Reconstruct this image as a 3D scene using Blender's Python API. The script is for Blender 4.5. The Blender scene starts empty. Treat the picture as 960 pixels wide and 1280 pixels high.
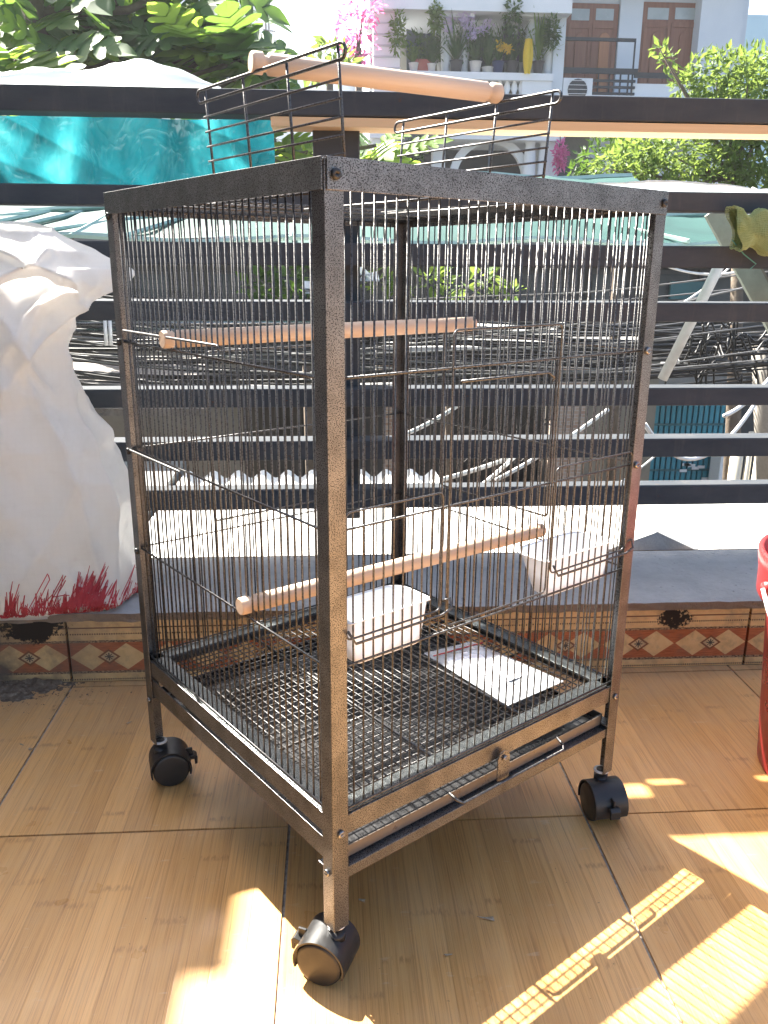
import bpy, math, random
from mathutils import Vector, Matrix, noise
R = math.radians
random.seed(7)
scene = bpy.context.scene
COL = scene.collection

# ------------------------------------------------------------------ camera
CAMZ, PITCH, ROLL, YAW, FPX = 0.7327, 0.2895, 0.0066, R(3.8), 1029.0
fw = Vector((math.sin(YAW) * math.cos(PITCH), math.cos(YAW) * math.cos(PITCH), -math.sin(PITCH)))
rt = Vector((math.cos(YAW), -math.sin(YAW), 0))
up = rt.cross(fw)
rt2 = math.cos(ROLL) * rt + math.sin(ROLL) * up
up2 = -math.sin(ROLL) * rt + math.cos(ROLL) * up
cd = bpy.data.cameras.new('camera')
cd.sensor_fit = 'VERTICAL'; cd.sensor_height = 24; cd.lens = 24 * FPX / 1280
cd.clip_start = 0.02; cd.clip_end = 2000
cam = bpy.data.objects.new('camera', cd); COL.objects.link(cam)
m = Matrix((rt2, up2, -fw)).transposed().to_4x4(); m.translation = Vector((0, 0, CAMZ))
cam.matrix_world = m
scene.camera = cam

# ------------------------------------------------------------------ sky, sun, exposure
SUN_EL, SUN_AZ = R(46.5), R(-37.0)        # azimuth from +Y towards +X: sun stands ahead, to the left
w = bpy.data.worlds.new('World'); scene.world = w; w.use_nodes = True
wn = w.node_tree; bg = wn.nodes['Background']
sky = wn.nodes.new('ShaderNodeTexSky'); sky.sky_type = 'NISHITA'; sky.sun_disc = False
sky.sun_elevation = SUN_EL; sky.sun_rotation = SUN_AZ; sky.dust_density = 4.0; sky.air_density = 1.0
wn.links.new(sky.outputs[0], bg.inputs[0]); bg.inputs[1].default_value = 0.065
sl = bpy.data.lights.new('sun', 'SUN'); sl.energy = 5.0; sl.angle = R(0.53); sl.color = (1, .95, .86)
so = bpy.data.objects.new('sun', sl); COL.objects.link(so)
sd = Vector((math.sin(SUN_AZ) * math.cos(SUN_EL), math.cos(SUN_AZ) * math.cos(SUN_EL), math.sin(SUN_EL)))
so.rotation_euler = sd.to_track_quat('Z', 'Y').to_euler(); so.location = (-3, 6, 8)
vs = scene.view_settings
vs.view_transform = 'Standard'; vs.look = 'None'; vs.exposure = 2.65; vs.gamma = 1.0
vs.use_curve_mapping = False
try:
    scene.cycles.max_bounces = 8; scene.cycles.transparent_max_bounces = 12
except Exception: pass

# ------------------------------------------------------------------ placing
def ray(x, y):
    return fw + rt2 * ((x - 480) / FPX) - up2 * ((y - 640) / FPX)
def P(x, y, Y):                       # the point of depth Y (metres) seen in the direction of a photo pixel
    d = ray(x, y); return Vector((0, 0, CAMZ)) + d * (Y / d.y)

# ------------------------------------------------------------------ mesh helpers
class MB:
    def __init__(s): s.v = []; s.f = []
    def add(s, vs, fs):
        n = len(s.v); s.v += [tuple(p) for p in vs]; s.f += [tuple(i + n for i in f) for f in fs]; return s
    def box(s, a, b):
        x0, y0, z0 = a; x1, y1, z1 = b
        return s.add([(x0,y0,z0),(x1,y0,z0),(x1,y1,z0),(x0,y1,z0),(x0,y0,z1),(x1,y0,z1),(x1,y1,z1),(x0,y1,z1)],
              [(0,3,2,1),(4,5,6,7),(0,1,5,4),(1,2,6,5),(2,3,7,6),(3,0,4,7)])
    def bar(s, p, q, a, b, upv=(0,0,1)):      # box-section bar from p to q, a wide (sideways), b high
        p = Vector(p); q = Vector(q); d = (q - p).normalized(); u = Vector(upv)
        r = d.cross(u)
        if r.length < 1e-5: r = d.cross(Vector((0,1,0)))
        r.normalize(); u = r.cross(d); vs = []
        for c in (p, q):
            for i, j in ((-1,-1),(1,-1),(1,1),(-1,1)): vs.append(c + r*(a/2*i) + u*(b/2*j))
        return s.add(vs, [(0,3,2,1),(4,5,6,7),(0,1,5,4),(1,2,6,5),(2,3,7,6),(3,0,4,7)])
    def tube(s, pts, r, n=6, closed=False, cap=True):
        pts = [Vector(p) for p in pts]; k = len(pts); base = len(s.v); prev = None
        for i, p in enumerate(pts):
            if closed: d = pts[(i+1) % k] - pts[i-1]
            else: d = pts[min(i+1, k-1)] - pts[max(i-1, 0)]
            d.normalize()
            if prev is None:
                a = d.cross(Vector((0,0,1)))
                if a.length < .05: a = d.cross(Vector((1,0,0)))
            else: a = prev - d * prev.dot(d)
            a.normalize(); prev = a; b = d.cross(a)
            rr = r[i] if isinstance(r, (list, tuple)) else r
            for j in range(n):
                t = 2*math.pi*j/n; s.v.append(tuple(p + a*(rr*math.cos(t)) + b*(rr*math.sin(t))))
        for i in range(k if closed else k-1):
            o0 = base + i*n; o1 = base + ((i+1) % k)*n
            for j in range(n):
                s.f.append((o0+j, o0+(j+1) % n, o1+(j+1) % n, o1+j))
        if cap and not closed:
            s.f.append(tuple(base + j for j in reversed(range(n)))); s.f.append(tuple(base+(k-1)*n+j for j in range(n)))
        return s
    def lathe(s, prof, n=16, c=(0,0,0)):
        base = len(s.v)
        for r, z in prof:
            for j in range(n):
                t = 2*math.pi*j/n; s.v.append((c[0]+r*math.cos(t), c[1]+r*math.sin(t), c[2]+z))
        for i in range(len(prof)-1):
            for j in range(n):
                s.f.append((base+i*n+j, base+i*n+(j+1) % n, base+(i+1)*n+(j+1) % n, base+(i+1)*n+j))
        return s
    def grid(s, fn, nu, nv):
        base = len(s.v)
        for i in range(nu+1):
            for j in range(nv+1): s.v.append(tuple(fn(i/nu, j/nv)))
        for i in range(nu):
            for j in range(nv):
                a = base+i*(nv+1)+j; s.f.append((a, a+nv+1, a+nv+2, a+1))
        return s
    def prism(s, poly, ext):          # polygon (list of 3d points) extruded by vector ext
        n = len(poly); e = Vector(ext); vs = [Vector(p) for p in poly] + [Vector(p)+e for p in poly]
        return s.add(vs, [tuple(reversed(range(n))), tuple(range(n, 2*n))] + [(i, (i+1) % n, (i+1) % n+n, i+n) for i in range(n)])
    def mesh(s, name, mat, smooth=False):
        me = bpy.data.meshes.new(name); me.from_pydata(s.v, [], s.f); me.update()
        if mat: me.materials.append(mat)
        if smooth: me.shade_smooth()
        return me
    def build(s, name, mat, parent=None, smooth=False, loc=(0,0,0), bevel=0, kind=None):
        o = link(name, s.mesh(name, mat, smooth), parent, loc)
        if bevel:
            b = o.modifiers.new('bevel', 'BEVEL'); b.width = bevel; b.segments = 2; b.limit_method = 'ANGLE'
        if kind: o['kind'] = kind
        return o
def link(name, me, parent=None, loc=(0,0,0), rot=None):
    o = bpy.data.objects.new(name, me); COL.objects.link(o); o.location = loc
    if rot: o.rotation_euler = rot
    if parent: o.parent = parent
    return o
def tag(o, label, cat, group=None):
    o['label'] = label; o['category'] = cat
    if group: o['group'] = group
    return o
def thing(name, label, cat, loc=(0,0,0), rz=0, group=None):
    o = link(name, None, None, loc, (0,0,rz)); return tag(o, label, cat, group)
def struct(o): o['kind'] = 'structure'; return o
def N3(x, y, z, s=1): return noise.noise(Vector((x*s, y*s, z*s)))
def FB(x, y, z, s=1, o=4): return noise.fractal(Vector((x*s, y*s, z*s)), 1.0, 2.0, o)

# ------------------------------------------------------------------ material helpers
class NT:
    def __init__(s, name):
        s.m = bpy.data.materials.new(name); s.m.use_nodes = True; s.t = s.m.node_tree
        s.b = s.t.nodes['Principled BSDF']; s.out = s.t.nodes['Material Output']
        s.tc = s.t.nodes.new('ShaderNodeTexCoord')
    def n(s, t): return s.t.nodes.new(t)
    def l(s, a, b): s.t.links.new(a, b)
    def put(s, inp, v):
        if hasattr(v, 'is_output') or isinstance(v, bpy.types.NodeSocket): s.l(v, inp)
        else: inp.default_value = v
    def co(s, kind='Object', scale=None, rot=None, loc=None):
        o = s.tc.outputs[kind]
        if scale or rot or loc:
            mp = s.n('ShaderNodeMapping'); s.l(o, mp.inputs[0])
            if scale: mp.inputs['Scale'].default_value = scale if isinstance(scale, tuple) else (scale,)*3
            if rot: mp.inputs['Rotation'].default_value = rot
            if loc: mp.inputs['Location'].default_value = loc
            o = mp.outputs[0]
        return o
    def xyz(s, v):
        q = s.n('ShaderNodeSeparateXYZ'); s.l(v, q.inputs[0]); return q.outputs
    def M(s, op, a, b=0.0, c=None):
        q = s.n('ShaderNodeMath'); q.operation = op; s.put(q.inputs[0], a); s.put(q.inputs[1], b)
        if c is not None: s.put(q.inputs[2], c)
        return q.outputs[0]
    def noise(s, vec, scale=5, detail=4, rough=.55, dist=0, out=0):
        q = s.n('ShaderNodeTexNoise'); s.l(vec, q.inputs['Vector']); q.inputs['Scale'].default_value = scale
        q.inputs['Detail'].default_value = detail; q.inputs['Roughness'].default_value = rough
        q.inputs['Distortion'].default_value = dist; return q.outputs[out]
    def vor(s, vec, scale=5, feature='F1', out='Distance'):
        q = s.n('ShaderNodeTexVoronoi'); q.feature = feature; s.l(vec, q.inputs['Vector']); q.inputs['Scale'].default_value = scale
        return q.outputs[out]
    def white(s, v, dim='1D'):
        q = s.n('ShaderNodeTexWhiteNoise'); q.noise_dimensions = dim
        s.l(v, q.inputs['W' if dim == '1D' else 'Vector']); return q.outputs['Value']
    def comb(s, x, y, z):
        q = s.n('ShaderNodeCombineXYZ'); s.put(q.inputs[0], x); s.put(q.inputs[1], y); s.put(q.inputs[2], z); return q.outputs[0]
    def ramp(s, f, stops, interp='LINEAR'):
        q = s.n('ShaderNodeValToRGB'); s.l(f, q.inputs[0]); q.color_ramp.interpolation = interp
        e = q.color_ramp.elements
        while len(e) < len(stops): e.new(.5)
        for el, (p, c) in zip(e, stops):
            el.position = p; el.color = (c if isinstance(c, tuple) else (c, c, c)) + (1,)
        return q.outputs[0]
    def mix(s, f, a, b, blend='MIX'):
        q = s.n('ShaderNodeMix'); q.data_type = 'RGBA'; q.blend_type = blend; s.put(q.inputs[0], f)
        for i, v in ((6, a), (7, b)):
            if isinstance(v, tuple): v = v + (1,) if len(v) == 3 else v
            s.put(q.inputs[i], v)
        return q.outputs[2]
    def bump(s, h, strength=.3, dist=.01):
        q = s.n('ShaderNodeBump'); q.inputs['Strength'].default_value = strength; q.inputs['Distance'].default_value = dist
        s.l(h, q.inputs['Height']); s.l(q.outputs[0], s.b.inputs['Normal']); return q.outputs[0]
    def fin(s, col=None, rough=None, metal=None, spec=None):
        if col is not None:
            s.put(s.b.inputs['Base Color'], col + (1,) if isinstance(col, tuple) else col)
        if rough is not None: s.put(s.b.inputs['Roughness'], rough)
        if metal is not None: s.put(s.b.inputs['Metallic'], metal)
        if spec is not None: s.put(s.b.inputs['Specular IOR Level'], spec)
        return s.m
    def translucent(s, f, col):
        tr = s.n('ShaderNodeBsdfTranslucent'); s.put(tr.inputs[0], col + (1,) if isinstance(col, tuple) else col)
        mx = s.n('ShaderNodeMixShader'); s.put(mx.inputs[0], f)
        s.l(s.b.outputs[0], mx.inputs[1]); s.l(tr.outputs[0], mx.inputs[2]); s.l(mx.outputs[0], s.out.inputs[0])
def plain(name, c1, c2=None, scale=8, rough=.6, metal=0, bump=0, bs=40, bd=.004, detail=5, spec=None):
    t = NT(name); v = t.co()
    c2 = c2 or tuple(x*.7 for x in c1)
    f = t.noise(v, scale, detail, .6)
    col = t.ramp(f, [(.3, c1), (.7, c2)])
    if bump: t.bump(t.noise(v, bs, 4), bump, bd)
    rr = t.ramp(t.noise(v, scale*2.3, 3), [(.3, max(rough-.1, .02)), (.7, min(rough+.1, 1))])
    return t.fin(col, rr, metal, spec)

# hammered powder coat of the cage frame
def hammertone(name, dark, light, scale, rough=.3):
    t = NT(name); v = t.co()
    a = t.noise(v, scale, 2, .5); big = t.noise(v, 30, 3); f = t.M('MULTIPLY', t.ramp(a, [(.36, 0.0), (.52, 1.0)]), t.ramp(big, [(.3, .55), (.65, 1.)]))
    col = t.mix(f, dark, light)
    t.bump(a, .35, .0008)
    return t.fin(col, t.ramp(a, [(.3, rough+.12), (.7, rough-.03)]), .85)
M_ham = hammertone('hammertone_steel', (.020,.0195,.020), (.27,.27,.275), 900, .34)
M_wire = hammertone('hammertone_wire', (.060,.058,.058), (.155,.152,.15), 600, .42)
M_rim = hammertone('grey_rim_steel', (.03,.035,.036), (.20,.215,.215), 700, .28)
M_tray = plain('black_tray', (.012,.012,.013), (.02,.02,.021), 60, .33, 0, .15, 300, .001)
M_blackpl = plain('black_plastic', (.016,.016,.017), (.028,.027,.026), 30, .42, 0, .12, 700, .0006)
M_chrome = plain('zinc_bolt', (.35,.35,.35), (.2,.2,.2), 60, .3, .9)
M_whitepl = NT('white_plastic')
M_whitepl.fin((.83,.84,.86), .32); M_whitepl.translucent(.25, (.85,.87,.92)); M_whitepl = M_whitepl.m
M_wtie = plain('white_nylon', (.75,.75,.73), (.6,.6,.58), 60, .4)

def wood(name, c1, c2, axis, sc=1.0, rough=.6):
    t = NT(name); s = [90*sc]*3; s[axis] = 5*sc
    v = t.co(scale=tuple(s)); f = t.noise(v, 1, 5, .6, .4)
    col = t.ramp(f, [(.3, c1), (.72, c2)])
    k = t.noise(t.co(scale=tuple(x*.25 for x in s)), 1, 2); col = t.mix(t.ramp(k, [(.62, 0.), (.75, .5)]), col, tuple(x*.55 for x in c2))
    t.bump(f, .25, .001); return t.fin(col, rough)
M_perch = wood('perch_wood', (.72,.55,.41), (.62,.43,.30), 0)
M_lath = wood('raw_pine', (.70,.50,.29), (.58,.38,.20), 0, .6)

# bamboo printed floor tiles
TILE = .4107; TX0, TY0 = -.063, .961
def bamboo():
    t = NT('bamboo_print_tile'); X, Y, Z = t.xyz(t.co('Object')); oi = t.n('ShaderNodeObjectInfo')
    rnd = oi.outputs['Random']
    px = t.M('DIVIDE', X, TILE/11.0); idx = t.M('FLOOR', px); fr = t.M('FRACT', px)
    pr = t.white(t.M('ADD', idx, t.M('MULTIPLY', rnd, 37)))
    st = t.noise(t.comb(t.M('ADD', t.M('MULTIPLY', X, 620), t.M('MULTIPLY', rnd, 90)), t.M('ADD', t.M('MULTIPLY', Y, 7), t.M('MULTIPLY', pr, 40)), 0), 1, 6, .72)
    st2 = t.noise(t.comb(t.M('MULTIPLY', X, 130), t.M('ADD', t.M('MULTIPLY', Y, 3), t.M('MULTIPLY', rnd, 17)), pr), 1, 3)
    col = t.ramp(st, [(.25, (.26,.115,.032)), (.38, (.50,.25,.085)), (.50, (.69,.375,.13)), (.72, (.79,.45,.17))])
    col = t.mix(t.M('MULTIPLY', t.ramp(st2, [(.4, 0.), (.68, 1.)]), .40), col, (.78,.475,.195))
    dk = t.mix(1, col, t.ramp(pr, [(0., (.84,.79,.72)), (1., (1.06,1.04,1.02))]), 'MULTIPLY')
    # seams between strips
    e = t.M('MINIMUM', fr, t.M('SUBTRACT', 1, fr)); seam = t.ramp(e, [(.0, 1.), (.035, 0.)])
    dk = t.mix(t.M('MULTIPLY', seam, .32), dk, (.24,.10,.03))
    # bamboo nodes: short darker dashes across each strip at its own place
    ny = t.M('FRACT', t.M('ADD', t.M('MULTIPLY', Y, 1/.29), t.M('MULTIPLY', pr, 7.3)))
    wob = t.noise(t.comb(t.M('MULTIPLY', X, 300), t.M('MULTIPLY', Y, 60), rnd), 1, 4)
    d = t.M('ABSOLUTE', t.M('SUBTRACT', ny, t.M('ADD', .5, t.M('MULTIPLY', t.M('SUBTRACT', wob, .5), .05))))
    nd = t.M('MULTIPLY', t.ramp(d, [(.006, 1.), (.022, 0.)]), t.ramp(wob, [(.42, 0.), (.6, 1.)]))
    dk = t.mix(t.M('MULTIPLY', nd, .42), dk, (.22,.085,.025))
    # worn haze and spots
    wv = t.tc.outputs['Generated']; gp = t.n('ShaderNodeNewGeometry').outputs['Position']
    g = t.noise(gp, 7, 5, .65); dk = t.mix(t.M('MULTIPLY', t.ramp(g, [(.45, 0.), (.75, 1.)]), .22), dk, (.52,.40,.27))
    gy = t.xyz(gp)[1]; du = t.M('MULTIPLY', t.ramp(t.M('ADD', gy, t.M('MULTIPLY', t.noise(gp, 16, 5, .7), .5)), [(.0, 0.), (1., 0.)]) if False else t.ramp(t.M('SUBTRACT', t.M('ADD', gy, t.M('MULTIPLY', t.noise(gp, 16, 5, .7), .5)), 1.0), [(.35, 0.), (.75, 1.)]), .5)
    dk = t.mix(du, dk, (.34,.27,.19))
    sf = t.noise(t.comb(t.M('MULTIPLY', t.xyz(gp)[0], 30), t.M('MULTIPLY', gy, 90), 0), 1, 3); dk = t.mix(t.M('MULTIPLY', t.ramp(sf, [(.66, 0.), (.72, 1.)]), .16), dk, (.72,.62,.5))
    sp = t.noise(gp, 160, 2); dk = t.mix(t.M('MULTIPLY', t.ramp(sp, [(.73, 0.), (.76, 1.)]), .6), dk, (.12,.06,.03))
    t.bump(t.M('ADD', t.M('MULTIPLY', st, .5), t.M('MULTIPLY', seam, -1.0)), .12, .0015)
    ro = t.ramp(t.noise(gp, 11, 4, .6), [(.3, .26), (.7, .44)])
    return t.fin(dk, ro, 0, .45)
M_bamboo = bamboo()
M_grout = plain('dark_grout', (.20,.17,.14), (.44,.40,.34), 120, .9, 0, .4, 200, .003)

def skirting():
    t = NT('printed_border_tile'); X, Y, Z = t.xyz(t.co('Object'))
    U = TILE/3
    x = t.M('SUBTRACT', t.M('MODULO', t.M('ADD', X, .0001), U), U/2); ax = t.M('ABSOLUTE', x)
    z = t.M('SUBTRACT', Z, .0495); az = t.M('ABSOLUTE', z)
    grain = t.noise(t.comb(t.M('MULTIPLY', X, 40), 0, t.M('MULTIPLY', Z, 700)), 1, 4)
    gp = t.n('ShaderNodeNewGeometry').outputs['Position']
    red = t.ramp(grain, [(.35, (.32,.072,.022)), (.62, (.54,.165,.058))])
    tan = t.ramp(t.noise(gp, 60, 3), [(.3, (.80,.54,.25)), (.7, (.72,.45,.19))])
    lt = lambda a, b: t.M('LESS_THAN', a, b)
    big = lt(t.M('ADD', t.M('DIVIDE', t.M('ABSOLUTE', t.M('SUBTRACT', ax, .0315)), .0355), t.M('DIVIDE', az, .0262)), 1)
    sm = t.M('ADD', t.M('DIVIDE', ax, .0200), t.M('DIVIDE', az, .0152))
    col = t.mix(big, red, tan)
    col = t.mix(lt(sm, 1), col, (.22,.075,.025)); col = t.mix(lt(sm, .72), col, (.64,.45,.24))
    rr = t.M('SQRT', t.M('ADD', t.M('POWER', ax, 2), t.M('POWER', az, 2)))
    star = t.M('MULTIPLY', lt(rr, .0076), lt(t.M('MINIMUM', t.M('MINIMUM', ax, az), t.M('ABSOLUTE', t.M('SUBTRACT', ax, az))), .0011))
    col = t.mix(star, col, (.045,.04,.035))
    # borders
    out = t.M('GREATER_THAN', az, .0282); col = t.mix(out, col, tan)
    inb = t.M('MULTIPLY', out, lt(az, .0328))
    ck = t.M('GREATER_THAN', t.noise(t.comb(t.M('MULTIPLY', X, 260), 0, t.M('MULTIPLY', Z, 420)), 1, 1), .5)
    col = t.mix(inb, col, t.mix(ck, (.09,.05,.03), (.42,.27,.14)))
    dots = t.M('MULTIPLY', lt(t.M('ABSOLUTE', t.M('SUBTRACT', az, .0450)), .0015), lt(t.M('FRACT', t.M('DIVIDE', X, .0042)), .6))
    col = t.mix(dots, col, (.10,.035,.015))
    ln = lt(t.M('ABSOLUTE', t.M('SUBTRACT', Z, .1065)), .0013); col = t.mix(ln, col, (.16,.05,.02))
    dirt = t.noise(gp, 9, 5, .65)
    low = t.M('MULTIPLY', t.ramp(t.noise(gp, 23, 5, .7), [(.48, 0.), (.7, 1.)]), .55); col = t.mix(low, col, (.16,.12,.085))
    # heavier dirt to the left end of the wall (old splashed cement)
    px = t.xyz(gp)[0]
    wl = t.M('MULTIPLY', t.ramp(t.M('ADD', t.M('MULTIPLY', px, -2.2), dirt), [(.1, 0.), (1.0, 0.), ], ) if False else t.ramp(t.M('SUBTRACT', t.M('MULTIPLY', px, -3.0), .9), [(0., 0.), (.9, 1.)]), t.ramp(dirt, [(.35, .2), (.6, .95)]))
    col = t.mix(wl, col, (.115,.09,.07))
    PX, PY, PZ = t.xyz(gp)
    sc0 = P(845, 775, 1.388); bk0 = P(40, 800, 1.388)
    for (cx, cz, rx, rz, ns, pk) in ((sc0.x, .101, .036, .022, 70, True), (bk0.x, .113, .062, .030, 45, False)):  # soot spot, then the painted dark of the broken opening
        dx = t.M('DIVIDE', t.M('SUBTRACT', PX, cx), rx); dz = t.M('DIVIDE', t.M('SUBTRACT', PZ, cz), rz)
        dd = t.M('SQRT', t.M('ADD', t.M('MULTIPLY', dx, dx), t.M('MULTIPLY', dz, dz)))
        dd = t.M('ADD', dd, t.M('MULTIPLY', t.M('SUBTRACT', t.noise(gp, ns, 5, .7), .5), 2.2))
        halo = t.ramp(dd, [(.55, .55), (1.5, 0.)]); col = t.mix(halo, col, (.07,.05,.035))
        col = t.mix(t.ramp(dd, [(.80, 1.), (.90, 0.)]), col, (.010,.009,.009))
        if pk:
            pm = t.M('MULTIPLY', t.ramp(t.noise(gp, 95, 3, .6), [(.585, 0.), (.61, 1.)]), t.ramp(dd, [(.9, 1.), (1.0, 0.)]))
            col = t.mix(pm, col, (.58,.40,.20))
    t.bump(dirt, .15, .002)
    return t.fin(col, t.ramp(dirt, [(.3, .28), (.7, .6)]))
M_skirt = skirting()

def concrete(name, c1, c2, sc=14, b=.5):
    t = NT(name); v = t.co('Object')
    f = t.noise(v, sc, 6, .65); g = t.noise(v, sc*9, 4, .7)
    col = t.mix(.45, t.ramp(f, [(.3, c1), (.7, c2)]), t.ramp(g, [(.3, tuple(x*.6 for x in c1)), (.65, tuple(min(1, x*1.25) for x in c2))]))
    pit = t.ramp(t.vor(v, sc*4), [(.0, 1.), (.12, 0.)])
    col = t.mix(t.M('MULTIPLY', pit, .55), col, tuple(x*.3 for x in c1))
    t.bump(t.M('ADD', g, t.M('MULTIPLY', pit, -1)), b, .004); return t.fin(col, .82)
M_cap = concrete('cement_cap', (.56,.55,.53), (.30,.305,.30), 11, 1.0)
M_edge = concrete('cement_edge', (.36,.28,.21), (.22,.17,.13), 22, .9)
def railm():
    t = NT('dark_blue_steel_paint'); gp = t.n('ShaderNodeNewGeometry').outputs['Position']; X, Y, Z = t.xyz(gp)
    n = t.noise(t.comb(t.M('MULTIPLY', X, .35), Y, Z), 22, 5, .65)
    col = t.ramp(n, [(.3, (.042,.050,.061)), (.7, (.074,.079,.086))])
    st = t.noise(t.comb(t.M('MULTIPLY', X, 3), Y, t.M('MULTIPLY', Z, .4)), 14, 5, .7)
    col = t.mix(t.M('MULTIPLY', t.ramp(st, [(.55, 0.), (.75, 1.)]), .5), col, (.11,.105,.10))
    ch = t.noise(gp, 55, 4, .7); col = t.mix(t.ramp(ch, [(.68, 0.), (.71, .8)]), col, (.10,.055,.035))
    t.bump(ch, .25, .002); return t.fin(col, t.ramp(n, [(.3, .6), (.7, .85)]), 0, .10)
M_rail = railm()
M_railtop = M_rail

def cloth(name, c, tcol, f, sc=12, b=.4, rough=.6, c2=None, weave=False):
    t = NT(name); v = t.co('Object'); n = t.noise(v, sc, 5, .6, .6)
    col = t.ramp(n, [(.3, c), (.72, c2 or tuple(x*.75 for x in c))])
    h = n
    if weave:
        X, Y, Z = t.xyz(v); wv = t.M('MULTIPLY', t.M('SINE', t.M('MULTIPLY', X, 2600)), t.M('SINE', t.M('MULTIPLY', Z, 2600)))
        h = t.M('ADD', n, t.M('MULTIPLY', wv, .05))
    nb = t.bump(h, b, .02)
    if weave:
        thr = t.M('GREATER_THAN', t.M('FRACT', t.M('MULTIPLY', X, 95)), .86); thz = t.M('GREATER_THAN', t.M('FRACT', t.M('MULTIPLY', Z, 95)), .86)
        col = t.mix(t.M('MULTIPLY', t.M('MAXIMUM', thr, thz), .07), col, (.50,.48,.45))
        gr_ = t.noise(v, 14, 5, .7); col = t.mix(t.M('MULTIPLY', t.ramp(gr_, [(.52, 0.), (.75, 1.)]), .35), col, (.48,.43,.37))
    t.fin(col, rough); t.translucent(f, tcol)
    return t.m
M_sack = cloth('woven_white_sack', (.88,.86,.83), (.92,.90,.86), .48, 7, .15, .45, (.82,.80,.77), True)
def tealm():
    t = NT('teal_plastic_film'); v = t.co('Object', (1,1,1.6)); n = t.noise(t.co('Object', (1.0,1,1.0), (0,R(35),0)), 5, 4, .55, 2.0); n2 = t.noise(t.co('Object', (1.0,1,.7), (0,R(25),0)), 3.6, 4, .55, 1.6)
    col = t.ramp(n, [(.28, (.003,.035,.05)), (.46, (.008,.09,.12)), (.60, (.03,.15,.17)), (.75, (.15,.30,.27))])
    tc = t.ramp(n2, [(.30, (.003,.045,.060)), (.50, (.008,.10,.125)), (.62, (.020,.20,.235)), (.74, (.08,.42,.44))])
    ca = t.M('ABSOLUTE', t.M('SUBTRACT', t.noise(t.co('Object', (1,1,.8), (0,R(30),0)), 13, 3, .5, .8), .5)); cb = t.M('ABSOLUTE', t.M('SUBTRACT', t.noise(t.co('Object', (1,1,.6), (0,R(-40),0)), 22, 2, .5, .6), .5))
    t.bump(t.M('ADD', t.M('POWER', ca, .6), t.M('MULTIPLY', t.M('POWER', cb, .6), .5)), .9, .03); col = t.mix(t.ramp(ca, [(.0, .55), (.05, 0.)]), col, (.22,.42,.42)); t.fin(col, .14); t.translucent(.5, tc); return t.m
M_teal = tealm()
M_milky = cloth('milky_plastic_film', (.78,.83,.86), (.82,.88,.90), .6, 10, .7, .3, (.70,.80,.83))
M_netgreen = cloth('green_net', (.30,.36,.13), (.36,.46,.14), .35, 160, .9, .7, (.15,.21,.07))
M_awn = cloth('teal_net_awning', (.03,.12,.105), (.025,.105,.092), .35, 3, .3, .7, (.015,.07,.065))
M_awr_ = plain('teal_twine', (.12,.36,.30), (.08,.28,.22), 20, .7)
M_red = plain('red_bucket_plastic', (.40,.035,.035), (.30,.022,.022), 8, .35, 0, .08, 200, .001)
M_scrib = plain('red_thread', (.58,.085,.10), (.44,.045,.06), 30, .7)
M_whitew = plain('white_wire', (.8,.8,.8), (.65,.65,.63), 20, .4)
def zipbag():
    t = NT('clear_zip_bag_film'); t.fin((.80,.84,.88), .12); tr = t.n('ShaderNodeBsdfTransparent'); mx = t.n('ShaderNodeMixShader')
    mx.inputs[0].default_value = .62; t.l(t.b.outputs[0], mx.inputs[1]); t.l(tr.outputs[0], mx.inputs[2]); t.l(mx.outputs[0], t.out.inputs[0])
    t.bump(t.noise(t.co(), 60, 3), .5, .004); return t.m
M_zip = zipbag()
M_paper = plain('white_paper', (.82,.82,.86), (.75,.76,.82), 30, .7)

# ------------------------------------------------------------------ ground, floor, parapet
struct(MB().box((-400,-400,-3.5), (400,700,-3.4)).build('street', plain('asphalt', (.05,.05,.05), (.07,.07,.068), 3, .85)))
fl = struct(MB().box((-3.0,-2.2,-.20), (3.0,1.395,-.0030)).build('terrace_floor', M_grout))
tb = MB(); g = .0019
tb.box((g,g,-.008), (TILE-g,TILE-g,0)); tile_me = tb.mesh('floor_tile', M_bamboo)
for i in range(-4, 6):
    for j in range(-5, 2):
        x = TX0 + i*TILE; y = TY0 + j*TILE
        if y + TILE > 1.40 and j == 1:
            me = MB().box((g,g,-.008), (TILE-g, 1.392-y, 0)).mesh('floor_tile', M_bamboo)
        else: me = tile_me
        o = link('floor_tile', me, fl, (x, y, random.uniform(-.0004,.0004)))
        o.rotation_euler = (random.uniform(-.0008,.0008), random.uniform(-.0008,.0008), 0)
YW = 1.391; YB = 1.665; ZL = .139
pw = thing('parapet_wall', 'low parapet wall with bluish cement top and patterned border tiles', 'wall', (0,YW,0))
MB().box((-3,.012,-3.4), (3,YB-YW-.004,.119)).build('wall_core', M_edge, pw)
def capf():
    b = MB(); nx, ny = 300, 20
    def top(u, v):
        x = -3+6*u; y = -.006+.28*v
        e = .004*FB(x, 0, 3, 30, 3) if v == 0 else 0
        return (x, y+e, ZL - YW*0 + .0012*FB(x, y, 0, 25, 4) - (.003 if v == 0 else 0))
    b.grid(top, nx, ny)
    def front(u, v):
        x = -3+6*u; e = .004*FB(x, 0, 3, 30, 3)
        return (x, -.006+e+.007*v*(.6+.8*N3(x, v, 1, 40)), ZL-.003+.0012*FB(x, -.006, 0, 25, 4)-v*(.017+.003*N3(x, 5, 0, 18)))
    fb = MB().grid(front, nx, 3)
    fb.build('cement_edge', M_edge, pw)
    # broken opening's dark at the left end is painted into the tile colour
    return b.build('cement_cap', M_cap, pw)
capf()
MB().grid(lambda u, v: (-3+6*u, YB-YW+.006, ZL-3.0*v), 30, 2).build('outer_face', M_edge, pw)
sk = MB().box((g, .0, .001), (TILE-g, .0115, .1205)).mesh('skirting_tile', M_skirt)
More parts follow.
